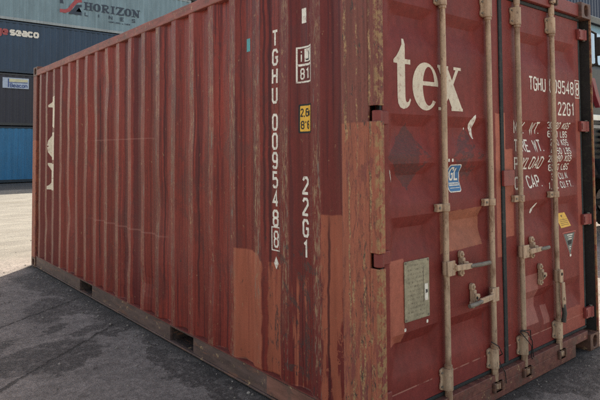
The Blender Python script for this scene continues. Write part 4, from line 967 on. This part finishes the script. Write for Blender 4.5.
# ------------------------------------------------------------------ truck parked beyond the right edge
def truck():
    root = empty('truck', (8.06, 1.9, 0), 'dark truck with pale blue windscreen parked beyond the red container', 'truck')
    M_CAB = simple('cab_paint', (.012, .016, .020), .5, .4); M_PALE = simple('dull_visor', (.13, .16, .17), .5)
    M_GL = NT('tinted_windscreen'); M_GL = M_GL.done((.30, .46, .55), .08, .8, 0)
    M_RD = simple('red_panel', (.17, .016, .024), .5); M_RUB = simple('tyre_rubber', (.018, .018, .019), .85, .2); M_LIGHT = simple('lamp_glass', (.55, .58, .58), .15, .6); M_RIM = simple('steel_rim', (.24, .24, .24), .4, .5, .5)
    X0_, X1_ = -1.27, 1.25
    b = MB(); sec = [(.10, 1.25), (.02, 1.9), (.04, 2.72), (.30, 3.62), (.5, 3.74), (2.1, 3.74), (2.15, 1.25)]
    b.prism(sec, 0, X0_, X1_); b.build('cab', M_CAB, root, .04)
    b = MB(); q = [(.035, 2.79), (.285, 3.53)]
    n0 = Vector((0, -.74, .25)).normalized()
    P = lambda x, y, z, d: (x, y-d*.95, z+d*.3)
    v = []
    for d in (.004, .02):
        for x, (y, z) in ((X0_+.06, q[0]), (X1_-.06, q[0]), (X1_-.12, q[1]), (X0_+.12, q[1])): v.append(P(x, y, z, d))
    b.add(v, [(0, 1, 2, 3), (7, 6, 5, 4), (0, 4, 5, 1), (1, 5, 6, 2), (2, 6, 7, 3), (3, 7, 4, 0)]); b.build('windscreen', M_GL, root)
    MB().prism([(.20, 3.56), (.16, 3.52), (.10, 3.60), (.30, 3.70)], 0, X0_+.02, X1_-.02).build('sun_visor', M_PALE, root, .01)
    b = MB()
    for xx in (X0_+.35, .35): b.tube([(xx, -.04, 2.76), (xx+.05, .0, 2.9), (xx+.42, .15, 3.35)], .014, 6)
    b.build('wiper', M_BLACK, root)
    b = MB(); b.tube([(X0_-.02, .1, 2.6), (X0_+.02, -.16, 2.75), (X0_+.02, -.16, 3.2), (X0_+.05, .12, 3.4)], .018, 6); b.build('mirror_arm', M_BLACK, root)
    MB().prism(rrect(X0_-.02, X0_+.05, 2.86, 3.14, .02), 1, -.23, -.17).build('mirror', M_BLACK, root, .01)
    MB().prism([(X0_+.08, 2.55), (X0_+.20, 2.55), (X0_+.42, 2.15), (X0_+.36, 2.10), (X0_+.22, 2.28)], 1, -.06, .015).build('trim_panel', M_RD, root, .006)
    b = MB()
    for k in range(7): b.box(-.75, .75, -.03, .03, 1.35+.09*k, 1.40+.09*k)
    b.build('grille', M_BLACK, root, .005)
    b = MB(); b.prism([(-.10, 1.0), (-.16, 1.08), (-.16, 1.22), (-.08, 1.30), (.12, 1.30), (.12, 1.0)], 0, X0_+.45, X1_-.45); b.build('bumper', M_CAB, root, .02)
    for s in (-1, 1):
        xc = s*1.02
        MB().prism(rrect(xc-.20, xc+.20, 1.90, 1.99, .03), 1, -.05, .03).build('headlight', M_LIGHT, root, .008)
        MB().prism(rrect(xc-.22, xc+.22, 1.78, 1.83, .015), 1, -.03, .03).build('marker_strip', simple('trim_grey', (.12, .13, .14), .4), root)
        # wheel: rim with tyre, tread blocks cut across it
        for yc in (.53, 4.2):
            n = 60; Rr = .515; hw = .16; cx = s*1.08
            b = MB(); vs = []
            pr = [(-hw, .30), (-hw-.01, .42), (-hw+.015, .495), (-hw+.04, .50), (hw-.04, .50), (hw-.015, .495), (hw+.01, .42), (hw, .30)]
            for k in range(n):
                t = 2*math.pi*k/n
                for x, r_ in pr: vs.append((cx+x, yc+r_*math.cos(t), .515+r_*math.sin(t)))
            m_ = len(pr); fs = [(k*m_+j, k*m_+j+1, ((k+1) % n)*m_+j+1, ((k+1) % n)*m_+j) for k in range(n) for j in range(m_-1)]
            b.add(vs, fs)
            for k in range(40):                              # zig-zag blocks
                t = 2*math.pi*k/40
                for xx, sh in ((-.115, 0), (-.04, .5), (.04, 0), (.115, .5)):
                    tt = t+sh*2*math.pi/40; dt = .042; vv = []
                    for r_ in (.49, .515):
                        for x, a_ in ((xx-.03, tt-dt+.02), (xx+.03, tt-dt-.02), (xx+.03, tt+dt-.02), (xx-.03, tt+dt+.02)):
                            vv.append((cx+x, yc+r_*math.cos(a_), .515+r_*math.sin(a_)))
                    b.add(vv, [(0, 1, 2, 3), (7, 6, 5, 4), (0, 4, 5, 1), (1, 5, 6, 2), (2, 6, 7, 3), (3, 7, 4, 0)])
            wh = b.build('wheel', M_RUB, root)
            MB().tube([(cx-.12, yc, .515), (cx+.12, yc, .515)], .29, 32).tube([(cx-s*.0-.14, yc, .515), (cx+.14, yc, .515)], .11, 16).build('rim', M_RIM, wh, .01)
        MB().prism([(.0, 1.06), (.05, 1.24), (1.15, 1.24), (1.2, .9), (1.12, .9), (1.02, 1.10), (.2, 1.16), (.06, 1.03)], 0, s*1.08-.19, s*1.08+.19).build('fender', M_BLACK, root, .01)
    MB().box(-.45, -.33, .3, 6.2, .75, .98).box(.33, .45, .3, 6.2, .75, .98).box(-.33, .33, .9, 1.1, .78, .95).box(-.33, .33, 4.1, 4.3, .78, .95).build('chassis', M_BLACK, root, .01)
    MB().tube([(-1.2, .53, .515), (1.2, .53, .515)], .06, 10).tube([(-1.2, 4.2, .515), (1.2, 4.2, .515)], .06, 10).build('axle', M_BLACK, root)
    MB().box(-1.1, 1.1, 2.3, 6.2, 1.0, 1.12).build('deck', M_CAB, root, .02)
    MB().prism(rrect(-1.24, -.5, .9, 1.22, .04), 1, 2.4, 3.3).build('fuel_tank', M_RIM, root, .03)
truck()
